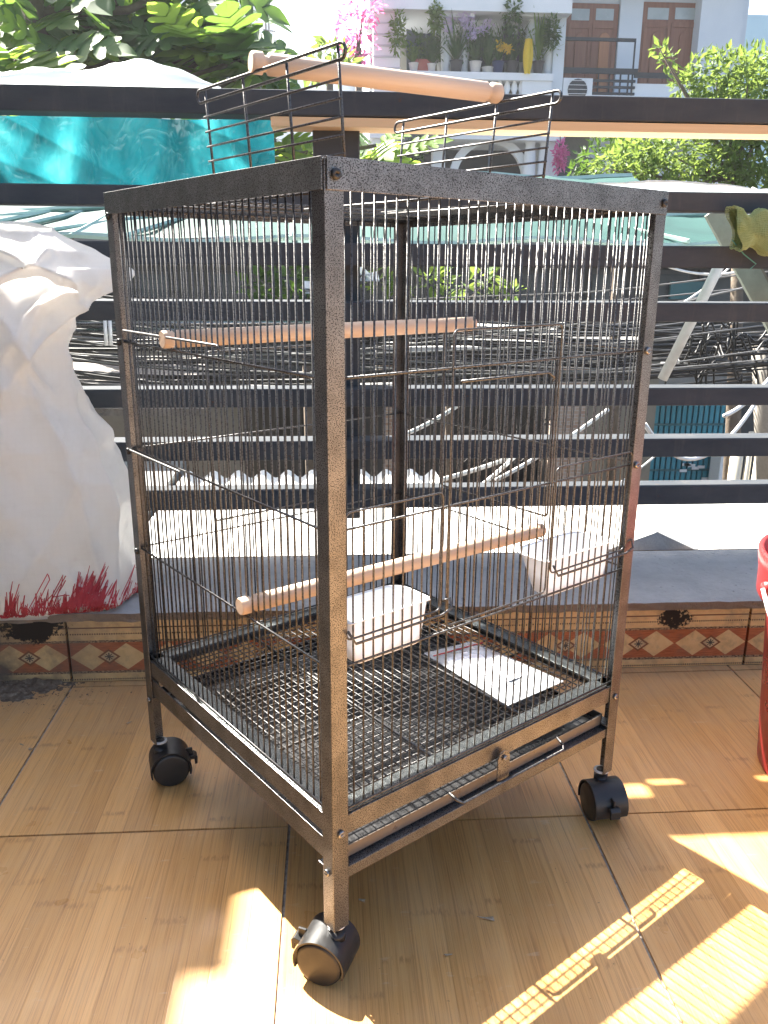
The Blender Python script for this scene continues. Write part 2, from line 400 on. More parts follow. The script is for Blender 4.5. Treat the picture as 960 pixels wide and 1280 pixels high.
for i in range(-6, 6):
    o = link('skirting_tile', sk, pw, (.79 + (i-3)*.4225, random.uniform(-.0012,.0012), 0)); o.scale = (.4215/TILE, 1, 1)
hw = thing('house_wall', 'tall rendered house wall along the left side of the terrace', 'wall')
M_hw = concrete('dark_aged_render', (.13,.115,.10), (.10,.09,.08), 2, .2)
MB().box((-1.85,-2.6,-3.4), (-1.60,2.68,2.52)).build('wall', M_hw, hw)
MB().box((-1.85,2.683,-3.4), (-1.60,3.1,2.60)).build('end_pier', M_hw, hw)
# dirt heap at foot of the wall, left
def rubble():
    b = MB(); rr = random.Random(3)
    def hf(u, v):
        x = -.80+.36*u; y = 1.389-.115*v
        h = .016*(1-v)**1.3*max(0, min(1, (1-u)*3))*(.5+.9*abs(FB(x, y, 0, 22, 4)))+.0035*FB(x, y, 3, 60, 3)-.0045*v-.003*u
        return (x, y, h)
    b.grid(hf, 90, 34)
    for k in range(520):
        a = min(-.36, rr.gauss(-.58, .08)); y = 1.385 - abs(rr.gauss(0, .045)); s = rr.uniform(.0008,.0030)
        z = .001
        pts = [Vector((a+rr.uniform(-s,s), y+rr.uniform(-s,s), z+rr.uniform(-s,s)*.6)) for _ in range(4)]
        b.add(pts, [(0,1,2),(0,2,3),(0,3,1),(1,3,2)])
    return b
def dirtm():
    t = NT('dirt_crumbs'); gp = t.n('ShaderNodeNewGeometry').outputs['Position']
    f = t.noise(gp, 90, 5, .75); t.bump(f, .9, .006)
    return t.fin(t.ramp(f, [(.3, (.09,.068,.05)), (.55, (.20,.155,.115)), (.75, (.36,.30,.24))]), 1.0, 0, .0)
o = rubble().build('swept_dirt', dirtm()); o['kind'] = 'stuff'
o['label'] = 'swept dirt and cement crumbs at the foot of the wall'; o['category'] = 'dirt'
rr = random.Random(11)
for k, (x, y) in enumerate(((28,932),(40,938),(160,905),(605,1152),(540,1010),(752,872),(560,1195),(452,1128))):
    p = ray(x, y); q = Vector((0,0,CAMZ)) + p*(CAMZ/-p.z)
    s = .009 if k == 3 else .004
    pts = [(q.x+s*rr.uniform(-1.4,1.4), q.y+s*rr.uniform(-.8,.8), .0012+.001*rr.random()) for _ in range(5)]
    pts = sorted(pts, key=lambda a: math.atan2(a[1]-q.y, a[0]-q.x))
    o = MB().prism(pts, (0,0,.0012)).build('debris_chip', plain('chip', (.5,.42,.32), (.3,.2,.1), 200, .8))
    tag(o, ['pale chip of debris in dirt by wall', 'second pale chip of debris by wall dirt', 'tiny crumb on floor below the sack', 'brown dry leaf scrap on floor tile before the cage', 'tiny crumb under the cage', 'tiny crumb by right wall skirting', 'tiny crumb on front floor tile', 'tiny crumb beside the near caster'][k], 'debris')

# ------------------------------------------------------------------ the cage
CA = Vector((-.0026, .6993, 0)); CR = R(34.92); W, D = .47, .465; HT = .815
cage = thing('bird_cage', 'tall hammered grey steel bird cage on four black casters', 'bird cage', CA, CR)
def angle_post(name, x, y, sx, sy, z0, z1, wd=.019, th=.0016, pm=cage, mt=M_ham):
    b = MB(); x1 = x+sx*wd; y1 = y+sy*wd
    b.box((min(x,x1), min(y,y+sy*th), z0), (max(x,x1), max(y,y+sy*th), z1))
    b.box((min(x,x+sx*th), min(y+sy*th,y1), z0), (max(x,x+sx*th), max(y+sy*th,y1), z1))
    return b.build(name, mt, pm, bevel=.0004)
corners = [(0,0,1,1), (W,0,-1,1), (0,D,1,-1), (W,D,-1,-1)]
for x, y, sx, sy in corners:
    angle_post('corner_post', x, y, sx, sy, .066, HT)
def rail(name, p, q, n, z0, z1, flange, fz, mt=M_ham, th=.0016, ins=.0022):
    # vertical flange between p and q (in plan), inward normal n, plus horizontal flange at height fz
    p = Vector(p); q = Vector(q); n = Vector(n); b = MB()
    a = [p+n*ins, q+n*ins, q+n*(ins+th), p+n*(ins+th)]
    b.prism([(v.x, v.y, z0) for v in a], (0,0,z1-z0))
    c = [p+n*(ins+th), q+n*(ins+th), q+n*flange, p+n*flange]
    b.prism([(v.x, v.y, fz-th) for v in c], (0,0,th))
    return b.build(name, mt, cage, bevel=.0004)
sides = [((.0015,0),(W-.0015,0),(0,1)), ((0,.0015),(0,D-.0015),(1,0)), ((.0015,D),(W-.0015,D),(0,-1)), ((W,.0015),(W,D-.0015),(-1,0))]
for k, (p, q, n) in enumerate(sides):
    rail('top_rail', p, q, n, HT-.024, HT+.001, .02, HT-.0005, ins=-.0020)
    rail('bottom_rail', p, q, n, .1775, .2005, .026, .2005)
    if k < 2: rail('lower_rail', p, q, n, .124 if k == 0 else .146, .137 if k == 0 else .171, .030 if k == 0 else .0042, .137 if k == 0 else .170)
    else: rail('lower_rail', p, q, n, .124, .142, .020, .142)
# shiny black trim on top of the bottom rails
for k, (p, q, n) in enumerate(sides):
    p = Vector(p); q = Vector(q); n = Vector(n); d = (q-p).normalized()*.021
    c = [p+d+n*.004, q-d+n*.004, q-d+n*.026, p+d+n*.026]
    MB().prism([(v.x, v.y, .2010) for v in c], (0,0,.0016)).build('rim_strip', M_rim, cage, bevel=.0004)
# wires
PITCHW = .0122
def wire_mesh(p, q, r, n=6): return MB().tube([p, q], r, n).mesh('wire', M_wire, True)
wv = wire_mesh((0,0,.2035), (0,0,.797), .00100)
LV = (.365, .502, .640, .797)
def panel(name, p, q, n, skip=None):
    p = Vector(p); q = Vector(q); n = Vector(n); d = (q-p); L = d.length; d /= L
    b = MB(); i2 = n*.0075
    for z in (.2052,) + LV:
        a = p + n*.0055; c = q + n*.0055
        b.tube([(a.x, a.y, z), (c.x, c.y, z)], .0013 if z < .79 else .0016, 8)
    pn = b.build(name, M_wire, cage, True)
    k = int((L-.036)/PITCHW)
    for i in range(k+1):
        s = .018 + (L-.036)*i/k
        o = link('wire', wv, pn, (p.x+d.x*s+i2.x, p.y+d.y*s+i2.y, 0))
    return pn
pans = [panel('wire_panel', *s) for s in sides]
fp = pans[0]
# doors of the front panel
def rect(b, u0, u1, z0, z1, y, r):
    c = .006; pts = []
    for (cx, cz, a0) in ((u1-c,z1-c,0),(u0+c,z1-c,90),(u0+c,z0+c,180),(u1-c,z0+c,270)):
        for k in range(4):
            a = R(a0+30*k); pts.append((cx+c*math.cos(a), y, cz+c*math.sin(a)))
    b.tube(pts, r, 8, closed=True)
for u0, u1, z0, z1 in ((.148,.305,.372,.676), (.020,.140,.393,.519), (.312,.452,.393,.519)):
    b = MB(); rect(b, u0, u1, z0, z1, .0025, .0011)
    d_ = b.build('front_door' if z1 > .6 else 'feeder_door', M_wire, cage, True)
    b = MB()
    if z1 > .6: b.tube([(u0+.01,.0005,.627),(u1-.02,.0005,.627),(u1-.016,-.004,.622),(u1-.012,.001,.618)], .0015, 8)
    else: b.tube([(u0-.002,-.003,z0+.012),(u0+.006,-.005,z0-.002),(u1-.004,-.005,z0-.002),(u1+.008,-.006,z0+.003),(u1+.010,-.001,z0+.012),(u1+.002,.001,z0+.010)], .0014, 8)
    b.build('latch_rod', M_wire, d_, True)
# door and rods on the left panel and the back panels
for y0, y1, z in ((.30,.45,.502), (.19,.44,.655)):
    MB().tube([(-.0005,y0,z-.004),(-.0005,y0+.004,z),(-.0005,y1,z)], .0014, 8).build('side_hook_rod', M_wire, cage, True)
b = MB(); rect(b, 0, .22, 0, .24, 0, .0015)
o = b.build('back_door', M_wire, cage, True, loc=(W-.003,.36,.40)); o.rotation_euler = (0,0,R(-90))
o = MB(); rect(o, .12, .34, .38, .62, D-.003, .0015); o.build('back_door', M_wire, cage, True)
# top grid: two openings with raised doors
DV0, DV1, DU0, DU1 = .075, .362, .086, .352
tg = MB(); ztg = HT-.010
for v in (.03, DV0, DV1, .43): tg.tube([(.004,v,ztg-.003),(W-.004,v,ztg-.003)], .0015, 6)
for u in (DU0, DU1, .219): tg.tube([(u,DV0,ztg-.003),(u,DV1,ztg-.003)], .0016, 6)
tgo = tg.build('top_grid', M_wire, cage, True)
k = 36; full = wire_mesh((0,.004,ztg), (0,D-.004,ztg), .00105); s1 = wire_mesh((0,.004,ztg), (0,DV0,ztg), .00105); s2 = wire_mesh((0,DV1,ztg), (0,D-.004,ztg), .00105)
for i in range(k+1):
    u = .018+(W-.036)*i/k
    if DU0+.004 < u < DU1-.004:
        link('wire', s1, tgo, (u,0,0)); link('wire', s2, tgo, (u,0,0))
    else: link('wire', full, tgo, (u,0,0))
def top_door(u, lean, v0, v1, h):
    t = link('top_door', None, cage, (u,0,ztg)); t.rotation_euler = (0, R(lean), 0)
    b = MB(); r = .0065; z1 = h-r; pts = []
    for k in range(9): a = R(-90+180*k/8); pts.append((0, v1+.008+r*math.cos(a), z1+r*math.sin(a)))
    for k in range(9): a = R(90+180*k/8); pts.append((0, v0-.008+r*math.cos(a), z1+r*math.sin(a)))
    b.tube(pts, .0016, 8, closed=True); b.build('door_loop', M_wire, t, True)
    for k in range(4):
        v = v0+(v1-v0)*(k/3); MB().tube([(.0025,v,0),(.0025,v,h-.001)], .0015, 8).build('upright', M_wire, t, True)
    for k in range(6):
        z = .012+(h-.040)*k/5; MB().tube([(0,v0-.004,z),(0,v1+.004,z)], .0012, 6).build('cross_wire', M_wire, t, True)
top_door(DU0, -4, .092, .348, .117)
top_door(DU1, 5, .086, .340, .112)
# perches
def perch(name, p, q, r, label=None, lip=True):
    p = Vector(p); q = Vector(q); d = (q-p).normalized(); L = (q-p).length
    prof = [0, .0025, .012, .0135, .0175, .019, L-.019, L-.0175, L-.0135, L-.012, L-.0025, L]
    rad = [r*.9, r, r, r*.72, r*.72, r, r, r*.72, r*.72, r, r, r*.9]
    b = MB()
    b.tube([(x,0,0) for x in prof], rad, 18)
    o = b.build(name, M_perch, None, False, loc=CA)
    me = o.data
    me.shade_smooth()
    for pl in me.polygons:
        if len(pl.vertices) > 4: pl.use_smooth = False
    wm = Matrix.Translation(CA) @ Matrix.Rotation(CR, 4, 'Z')
    o.location = wm @ p; dw = (wm.to_3x3() @ d); o.rotation_euler = dw.to_track_quat('X', 'Z').to_euler()
    return o
tag(perch('perch', (-.002,.324,.652), (.470,.303,.654), .0102), 'pinkish wooden perch across the upper part of the cage', 'perch', 'wooden perches of the cage')
tag(perch('perch', (-.002,.170,.377), (.472,.152,.377), .0098), 'wooden perch low in the cage above the white feeding cup', 'perch', 'wooden perches of the cage')
tag(perch('perch', (.076,.238,.931), (.364,.166,.926), .0108), 'pale wooden perch laid across the raised doors on cage top', 'perch', 'wooden perches of the cage')
# hanging hook on the second top door
# floor grate
gr = link('floor_grate', None, cage)
zg = .192
gu = wire_mesh((.027,0,zg), (W-.027,0,zg), .0009, 5); gv = wire_mesh((0,.027,zg+.002), (0,D-.027,zg+.002), .0009, 5)
for i in range(36):
    s = .028+(W-.056)*i/35; link('wire', gv, gr, (s,0,0))
for i in range(36):
    s = .028+(D-.056)*i/35; link('wire', gu, gr, (0,s,0))
for s in (.16,.31):
    MB().tube([(.027,s,zg-.003),(W-.027,s,zg-.003)], .0019, 6).build('grate_rod', M_wire, gr, True)
    MB().tube([(s,.027,zg+.0045),(s,D-.027,zg+.0045)], .0019, 6).build('grate_rod', M_wire, gr, True)
# tray
b = MB(); t0, t1, tz0, tz1 = .014, .456, .1390, .1530
b.box((t0,t0,tz0), (t1,D-.014,tz0+.0015))
for a in (((t0,t0,tz0+.0015),(t1,t0+.0015,tz1)), ((t0,D-.0155,tz0+.0015),(t1,D-.014,tz1)), ((t0,t0+.0015,tz0+.0015),(t0+.0015,D-.0155,tz1)), ((t1-.0015,t0+.0015,tz0+.0015),(t1,D-.0155,tz1))): b.box(*a)
tray = b.build('tray', M_tray, cage)
MB().tube([(.02,.0052,.1764),(W-.02,.0052,.1764)], .0011, 8).build('tray_lip_rod', M_wire, tray, True)
MB().box((.019,.0125,.1392), (W-.019,.0138,.1528)).build('tray_front', plain('floor_reflection_brown', (.20,.17,.14), (.15,.13,.11), 20, .35, .3), tray)  # brown puts the floor's reflection into the tray front's colour
MB().tube([(.165,.006,.160),(.167,-.006,.156),(.172,-.011,.153),(.345,-.011,.153),(.350,-.006,.156),(.352,.006,.160)], .0018, 8).build('handle', M_wire, tray, True)
b = MB(); pts = [(.232,.153),(.236,.1515),(.248,.1515),(.252,.153),(.252,.178)] + [(.242+.010*math.cos(R(a)), .180+.010*math.sin(R(a))) for a in (0,45,90,135,180)] + [(.232,.178)]
b.prism([(x, -.0052, z) for x, z in pts], (0,.0014,0)); lt_ = b.build('latch_tab', M_ham, cage)
def bolt(x, y, z, n, parent=cage, mt=M_blackpl, r=.0045):
    n = Vector(n); p = Vector((x,y,z)); q = p+n*.003
    MB().tube([p, p+n*.0022, q, q-n*.0006], [r, r, r*.72, .0014], 12).build('bolt', mt, parent, True)
bolt(.242, -.0055, .181, (0,-1,0), lt_, M_chrome, .0036)
for x in (.0095, W-.0095):
    bolt(x, -.0022, HT-.012, (0,-1,0)); bolt(x, -.0004, .184, (0,-1,0), cage, M_chrome, .0042); bolt(x, .003, .789, (0,-1,0))
for y in (.0095, D-.0095):
    bolt(-.0004, y, .136, (-1,0,0), cage, M_chrome, .0042); bolt(-.0006, y, .789, (-1,0,0)) if y > .1 else None
bolt(-.0005, D-.011, .640, (-1,0,0)); bolt(-.0005, D-.011, .500, (-1,0,0)); bolt(-.0005, D-.011, .362, (-1,0,0)); bolt(.006, .18, .797, (-1,0,0)); bolt(W-.012,-.0005,.640,(0,-1,0),cage,M_chrome); bolt(W-.012,-.0005,.502,(0,-1,0),cage,M_chrome)

# casters: hood shell, two wheels, brake lever, white tie
def caster(x, y, face):
    # face = direction (deg, world) the wheel disc looks to; swivel offset is perpendicular
    c = link('caster', None, cage, (x, y, 0)); c.rotation_euler = (0, 0, R(face) - CR)
    # local frame: disc axis = +x, trailing direction = +y
    off = .012; r0 = .0295; hw = .0235; zc = .0262
    hb = MB(); n = 22; a0, a1 = R(-18), R(200)
    def arc(r, xx, k): a = a0+(a1-a0)*k/n; return (xx, off - r*math.cos(a), zc + r*math.sin(a))
    for (ra, xa, rb, xb) in ((r0,-hw,r0,hw), (r0,hw,r0-.002,hw), (r0-.002,hw,r0-.002,-hw), (r0-.002,-hw,r0,-hw)):
        hb.grid(lambda u, v, ra=ra, xa=xa, rb=rb, xb=xb: arc(ra, xa, round(u*n)) if v == 0 else arc(rb, xb, round(u*n)), n, 1)
    for xa in (-.003, .003):     # central web
        hb.prism([arc(r0-.001, xa, k) for k in range(n+1)], (.001 if xa > 0 else -.001, 0, 0))
    hb.tube([(0,0,zc+.018),(0,0,.060)], .0095, 14)
    hb.tube([(0,0,.056),(0,0,.068)], .006, 12)
    hb.build('hood', M_blackpl, c, True).modifiers.new('w', 'WEIGHTED_NORMAL')
    for sx in (-1, 1):
        wb = MB(); prof = [(.0045, .0), (.0045, .0245), (.017, .0252), (.0178, .0262), (.0205,.0260), (.0225,.0250), (.0232,.0215), (.0238, .0)]
        wb2 = MB(); nn = 28
        for xx, r in prof:
            for j in range(nn):
                a = 2*math.pi*j/nn; wb2.v.append((sx*xx, off+r*math.cos(a), zc+r*math.sin(a)))
        for i in range(len(prof)-1):
            for j in range(nn): wb2.f.append((i*nn+j, i*nn+(j+1) % nn, (i+1)*nn+(j+1) % nn, (i+1)*nn+j))
        wb2.build('wheel', M_blackpl, c, True)
    lb = MB(); lb.prism([(-.007, off+r0-.004, .034), (-.007, off+r0+.006, .037), (-.007, off+r0+.010, .033), (-.007, off+r0+.0095, .022), (-.007, off+r0+.006, .0205), (-.007, off+r0+.0055, .030), (-.007, off+r0-.003, .029)], (.014,0,0))
    lb.box((-.0015, off+r0-.006, .030), (.0015, off+r0+.0035, .046))
    lb.build('brake_lever', M_blackpl, c, bevel=.0006)
    MB().lathe([(.0075,.0),(.0105,.0008),(.0105,.0022),(.0075,.003)], 14, (0,0,.0645)).build('nylon_ring', M_wtie, c, True)
caster(.010,.010, 66)
caster(.010,D-.010, -75)
caster(W-.010,.010, 188)
caster(W-.010,D-.010, 60)
# feeding cups
def cup(u0, wd=.100):
    t = thing('feeding_cup', 'white plastic feeding cup hooked inside the %s of the cage front' % ('near left corner' if u0 < .1 else 'right end'), 'feeding cup', (0,0,0), 0, 'white feeding cups')
    t.location = Matrix.Translation(CA) @ Matrix.Rotation(CR, 4, 'Z') @ Vector((u0, .0095, .357)); t.rotation_euler = (0,0,CR)
    dp, h = .052, .048
    def ring(z, s, ins):
        pts = []; x0, x1, y0, y1 = ins+s*.006, wd-ins-s*.006, ins+s*.010*0, dp-ins-s*.012; r = .022
        for (cx, cy, a0, rr_) in ((x1-.004,y0+.004,-90,.004),(x1-r,y1-r,0,r),(x0+r,y1-r,90,r),(x0+.004,y0+.004,180,.004)):
            for k in range(6):
                a = R(a0+18*k); pts.append((cx+rr_*math.cos(a), cy+rr_*math.sin(a), z))
        return pts
    b = MB(); rings = [ring(0,1.4,.004), ring(.003,1.2,.001), ring(h,0,0), ring(h,0,-.003), ring(h+.0015,0,-.003), ring(h+.0015,0,.0015), ring(.005,1.2,.003)]
    n = len(rings[0])
    for q in rings: b.v += q
    for i in range(len(rings)-1):
        for j in range(n): b.f.append((i*n+j, i*n+(j+1) % n, (i+1)*n+(j+1) % n, (i+1)*n+j))
    b.f.append(tuple(reversed(range(n)))); b.f.append(tuple((len(rings)-1)*n+j for j in range(n)))
    b.build('bowl', M_whitepl, t, True).modifiers.new('w', 'WEIGHTED_NORMAL')
    return t
cup(.030); cup(.312, .124)
# zip bag with paper on the grate
bagc = [(.324,.232),(.407,.218),(.418,.053),(.311,.055)]
zb = thing('zip_bag', 'clear zip bag with folded white paper lying on the cage floor', 'plastic bag', CA, CR)
def bil(u, v): 
    a = [Vector(c) for c in bagc]; return (a[0]*(1-u)+a[1]*u)*(1-v)+(a[3]*(1-u)+a[2]*u)*v
def bagf(zo, amp): 
    def f(u, v):
        p = bil(u, v); e = min(u, 1-u, v, 1-v)*6; e = min(1, e); return (p.x, p.y, zo+amp*e*(.6+.5*FB(u*3, v*5, zo*50, 1, 3)))
    return f
MB().grid(bagf(.1985,.008), 20, 34).build('film_top', M_zip, zb, True)
MB().grid(bagf(.1975,.0), 2, 2).build('film_bottom', M_zip, zb)
def pap(u, v): p = bil(.10+.72*u, .20+.58*v); return (p.x, p.y, .2000+.0035*math.sin(u*3)*1+.001*FB(u*2, v*2, 1))
MB().grid(pap, 10, 10).build('folded_paper', M_paper, zb)
a, c = bil(0,.13), bil(1,.13); MB().bar((a.x,a.y,.2035), (c.x,c.y,.2035), .0022, .0012).build('zip_strip', M_red, zb)

# ------------------------------------------------------------------ fence
YF = 1.70
fe = thing('fence', 'dark blue grey steel fence of horizontal rails behind the cage', 'fence', (0,YF,0))
RX0, RX1 = -2.4, 2.6
for z0, z1, dp in ((1.004,1.048,.062), (.842,.879,.055), (.734,.777,.06), (.627,.665,.108), (.453,.491,.058), (.341,.382,.058), (.233,.277,.05)):
    MB().box((RX0,0,z0), (RX1,dp,z1)).build('rail', M_rail, fe, bevel=.003)
MB().box((-.105,.002,.986), (RX1,.075,1.002)).build('wooden_lath', M_lath, fe)
for x in (-1.45, -.028, 1.42):
    MB().box((x,.0505,.195), (x+.092,.13,1.0)).build('post', M_rail, fe, bevel=.003)
MB().box((-.09,.051,.880), (-.035,.12,.930)).build('bracket', M_rail, fe, bevel=.002)

# films and sheets on the fence
def teal(u, v):
    x = -1.5+1.395*u; z = .865+.145*v + .01*FB(x, v, 2, 3)
    return (x, YF+.075+.030*FB(x+z*.7, z*.4, 0, 6, 3)+.014*max(0, 1-2*abs(N3(x*1.0-z*.5, z*.3, 7, 5)))**2+.012*max(0, 1-2.4*abs(N3(x*.6+z*1.5, z*.3, 17, 6)))**2, z)
tag(MB().grid(teal, 420, 60).build('teal_plastic_sheet', M_teal, None, True), 'crumpled teal plastic sheet hung behind the upper left fence rails', 'plastic sheet')
def moundz(x):
    # outline of film piled on the top rail
    h = .030 + .022*math.exp(-((x+.335)/.07)**2) + .012*FB(x, 0, 5, 9, 3)
    if x > -.27: h *= max(0, 1-(x+.27)/.075)**.8
    return h
def mound(u, v):
    x = -1.5+1.305*u; a = math.pi*v; h = moundz(x)
    y = YF+.045-.052*math.cos(a)*(1+.15*FB(x, v*3, 1, 8)); z = 1.0485+h*math.sin(a)**.7*(1+.18*FB(x, v*2, 9, 14, 3))
    return (x, y, z)
tag(MB().grid(mound, 200, 14).build('milky_plastic_sheet', M_milky, None, True), 'shiny milky plastic sheet heaped on the left top fence rail', 'plastic sheet')
def bsheet(u, v):
    x = .28+1.9*u; rise = .018+.014*FB(x, 0, 3, 5, 3) + .012*max(0, 1-abs(x-.62)/.2)
    return (x, YF-.004+.20*v, .8805 + rise*(1-v)**2*.55 + rise*.35*v + .004*FB(x, v, 0, 18, 3))
b = MB().grid(bsheet, 120, 10); 
o = b.build('white_cover_sheet', M_milky, None, True); tag(o, 'crinkled white sheet lying on the second fence rail at right', 'plastic sheet')
sm = o.modifiers.new('s', 'SOLIDIFY'); sm.thickness = .002
# green net bag hanging on the right
def netf(u, v):
    a = 2*math.pi*u; q = P(912+62*v, 287+5*v, YF-.012); tip = 1.0-.30*math.exp(-((v-.30)/.16)**2)
    k = 1+.22*FB(math.cos(a)*1.6, math.sin(a)*1.6, v*4, 1, 4)+.05*math.sin(7*a+9*v)
    r = .040*tip
    return (q.x-.012*math.sin(a)*(1-v)+.006*math.cos(3*a)*(1-v), YF-.030+.024*math.cos(a)*tip*k, q.z+r*math.sin(a)*k)
nb_ = thing('net_bag', 'green netting bag tied to the fence at far right', 'net bag')
MB().grid(lambda u, v: tuple(Vector(netf(u, .06+.94*v)).lerp(Vector((P(912+62*v, 287+5*v, YF-.012).x, YF-.030, P(912+62*v, 287+5*v, YF-.012).z)), .10)), 60, 44).build('contents', M_netgreen, nb_, True)
o = MB().grid(netf, 64, 40).build('net', plain('pale_green_twine', (.42,.50,.24), (.30,.38,.15), 30, .7), nb_); wf = o.modifiers.new('net', 'WIREFRAME'); wf.thickness = .0013
MB().tube([P(915,300,YF-.02), P(930,318,YF-.015), P(945,330,YF-.01), P(938,336,YF-.012)], .0012, 5).build('tie_string', M_awr_, nb_)

# woven sack on the ledge
def sack(s, t):
    # s around (0..1), t up (0..1)
    z = ZL - .012 + .668*t
    keys = [(0,-.600,.205,.105),(.05,-.600,.228,.122),(.25,-.597,.222,.125),(.45,-.602,.190,.118),(.58,-.610,.155,.10),(.68,-.612,.130,.085),(.78,-.600,.150,.078),(.87,-.575,.172,.065),(.94,-.555,.135,.05),(1.0,-.55,.075,.016)]
    for a, b in zip(keys, keys[1:]):
        if a[0] <= t <= b[0]:
            f = (t-a[0])/(b[0]-a[0]); f = f*f*(3-2*f); cx, rx, ry = (a[i]+(b[i]-a[i])*f for i in (1,2,3)); break
    a = 2*math.pi*s; e = .62
    ca, sa = math.cos(a), math.sin(a)
    x = cx + rx*math.copysign(abs(ca)**e, ca); y = 1.492 + ry*math.copysign(abs(sa)**e, sa)
    k = 1.0 if t > .02 else .3
    w1 = FB(x*1.0+z*.9, y, z*.6, 6, 3)*.010*k
    w2 = (.5-abs(N3(x*1.3+z*1.0, y*.5, z*.5-x*.4, 9)))*.022*k*(.35+t)
    rg_ = lambda v: max(0, 1-abs(v)*2.6)**2.2
    cr = .007*rg_(N3(x*1.4+z*.9, y*.4, z*.35-x*.3+4, 4)) + .005*rg_(N3(x*.5-z*.9, y*.3, z*.9+x*.8+9, 5))
    for (s0, sl, t0, tw, A, wd_) in ((.62,.10,.45,.40,.020,.016),(.70,-.12,.40,.45,.016,.012),(.78,.16,.50,.40,.024,.018),(.86,-.05,.45,.45,.018,.014),(.93,.10,.40,.40,.022,.016),(.66,.40,.72,.18,.022,.014),(.80,-.55,.78,.16,.024,.014),(.90,.6,.76,.16,.022,.013),(.74,.9,.85,.12,.020,.012),(.84,-1.1,.88,.10,.020,.012),(.97,-.25,.62,.25,.022,.016),(.56,.2,.6,.3,.018,.014),(.82,.35,.25,.2,.012,.014),(.72,-.3,.2,.18,.010,.012)):
        d_ = abs((s-s0-sl*(t-t0)+.02*N3(t*4, s0*9, 0))/(wd_*1.35)); cr += A*1.5*math.exp(-math.sqrt(d_*d_+.01)+.1)*math.exp(-((t-t0)/tw)**4)*.75
    w3 = .002*FB(x, y, z, 28, 3) + cr*k
    nx, ny = ca, sa; dd = w1+w2*.8+w3
    # flap of the folded mouth pointing right
    fl_ = math.exp(-((t-.895)/.045)**2)*max(0, ca)**4*.055
    return Vector((x+nx*dd+fl_, y+ny*dd*1.0, z + (.02*FB(x, y, 3, 5) if t > .9 else 0)))
sko = thing('white_sack', 'big white woven sack with red scrawl standing on the ledge', 'sack')
b = MB().grid(lambda u, v: sack(u, v), 240, 180); b.build('sack_body', M_sack, sko, True)
# scrawled red strands sewn along the hem
def scr():
    b = MB(); rr = random.Random(5)
    tab = {}
    def row(ti):
        if ti not in tab: tab[ti] = [sack(.5+.5*k/240, ti/160) for k in range(241)]
        return tab[ti]
    def at(px, py):   # front surface point by matching x and z
        q = P(px, py, 1.374); ti = max(1, min(159, round((q.z-ZL+.012)/.668*160)))
        p = min(row(ti), key=lambda a: abs(a.x-q.x)); return Vector((q.x if abs(p.x-q.x) < .01 else p.x, p.y-.0022, q.z if q.z > ZL-.008 else ZL-.008))
    strokes = []
    def zig(x0, x1, env, n, jx):
        pts = []
        for i in range(n):
            f = i/(n-1); x = x0+(x1-x0)*f+rr.uniform(-jx, jx); h = env((x-x0)/(x1-x0))*rr.uniform(.45,1.0)
            pts += [(x+rr.uniform(-2,2), 770-rr.uniform(0,5)), (x+h*rr.uniform(.0,.45), 770-h)]
        return pts
    paths = []
    for k in range(5): paths.append(zig(64,126, lambda f: 14+56*max(0, 1-abs(f-.62)/.55), 34, 4))
    for k in range(4): paths.append(zig(5,32, lambda f: 6+54*max(0, 1-abs(f-.42)/.28), 16, 2))
    for k in range(3): paths.append(zig(28,74, lambda f: 16+26*f*rr.random()+24*rr.random(), 15, 5))
    for k in range(3): paths.append(zig(116,164, lambda f: 56*(1-f*.35)*rr.random()+10, 16, 5))
    paths += [[(36,765),(52,735),(64,712),(66,720),(52,748),(60,760),(80,725),(88,712)], [(48,762),(70,738),(82,715),(78,735),(88,716)], [(70,742),(84,740),(92,742)]]
    for path in paths:
        pts = []
        for (xa, ya), (xb, yb) in zip(path, path[1:]):
            for i in range(3): pts.append(at(min(166, max(2, xa+(xb-xa)*i/3)), ya+(yb-ya)*i/3))
        b.tube(pts, .00095, 3, cap=False)
    pts = [at(x, 769+.0*x) for x in range(4, 168, 8)]; b.tube(pts, .0016, 4)
    return b.build('red_scrawl', M_scrib, sko)
scr()

# red bucket with wire handle
bc = Vector((.778, 1.035, 0))
bu = thing('red_bucket', 'red plastic bucket with white wire handle at right edge', 'bucket', bc)
MB().lathe([(0,.003),(.120,.003),(.126,.0),(.129,.006),(.148,.270),(.150,.272),(.161,.273),(.164,.278),(.165,.315),(.167,.322),(.169,.342),(.165,.346),(.160,.342),(.148,.27),(.126,.012),(0,.010)], 48).build('bucket_body', M_red, bu, True)
hb = MB(); pts = []
for k in range(25):
    a = math.pi*k/24; pts.append((-.174*math.cos(a)*1.02-.012*math.sin(a), -.085*math.sin(a)-.06*math.sin(a), .305-.16*math.sin(a)*1.05))
hb.tube(pts, .0035, 8); hb.build('handle', M_whitew, bu, True)
for s in (-1, 1): MB().tube([(s*.162,0,.305),(s*.177,0,.305)], .010, 12).build('handle_lug', M_red, bu, True)

# broken tile leaning up behind the ledge
a, c, d = P(735,696,1.69), P(822,665,1.70), P(888,696,1.69)
tb_ = MB().prism([a, c, d, d-Vector((0,0,.10)), a-Vector((0,0,.10))], (.0,.012,.004)).build('broken_tile', concrete('grey_tile_back', (.42,.42,.40), (.34,.34,.33), 30, .2))
tag(tb_, 'grey broken tile corner sticking up behind the ledge', 'tile')

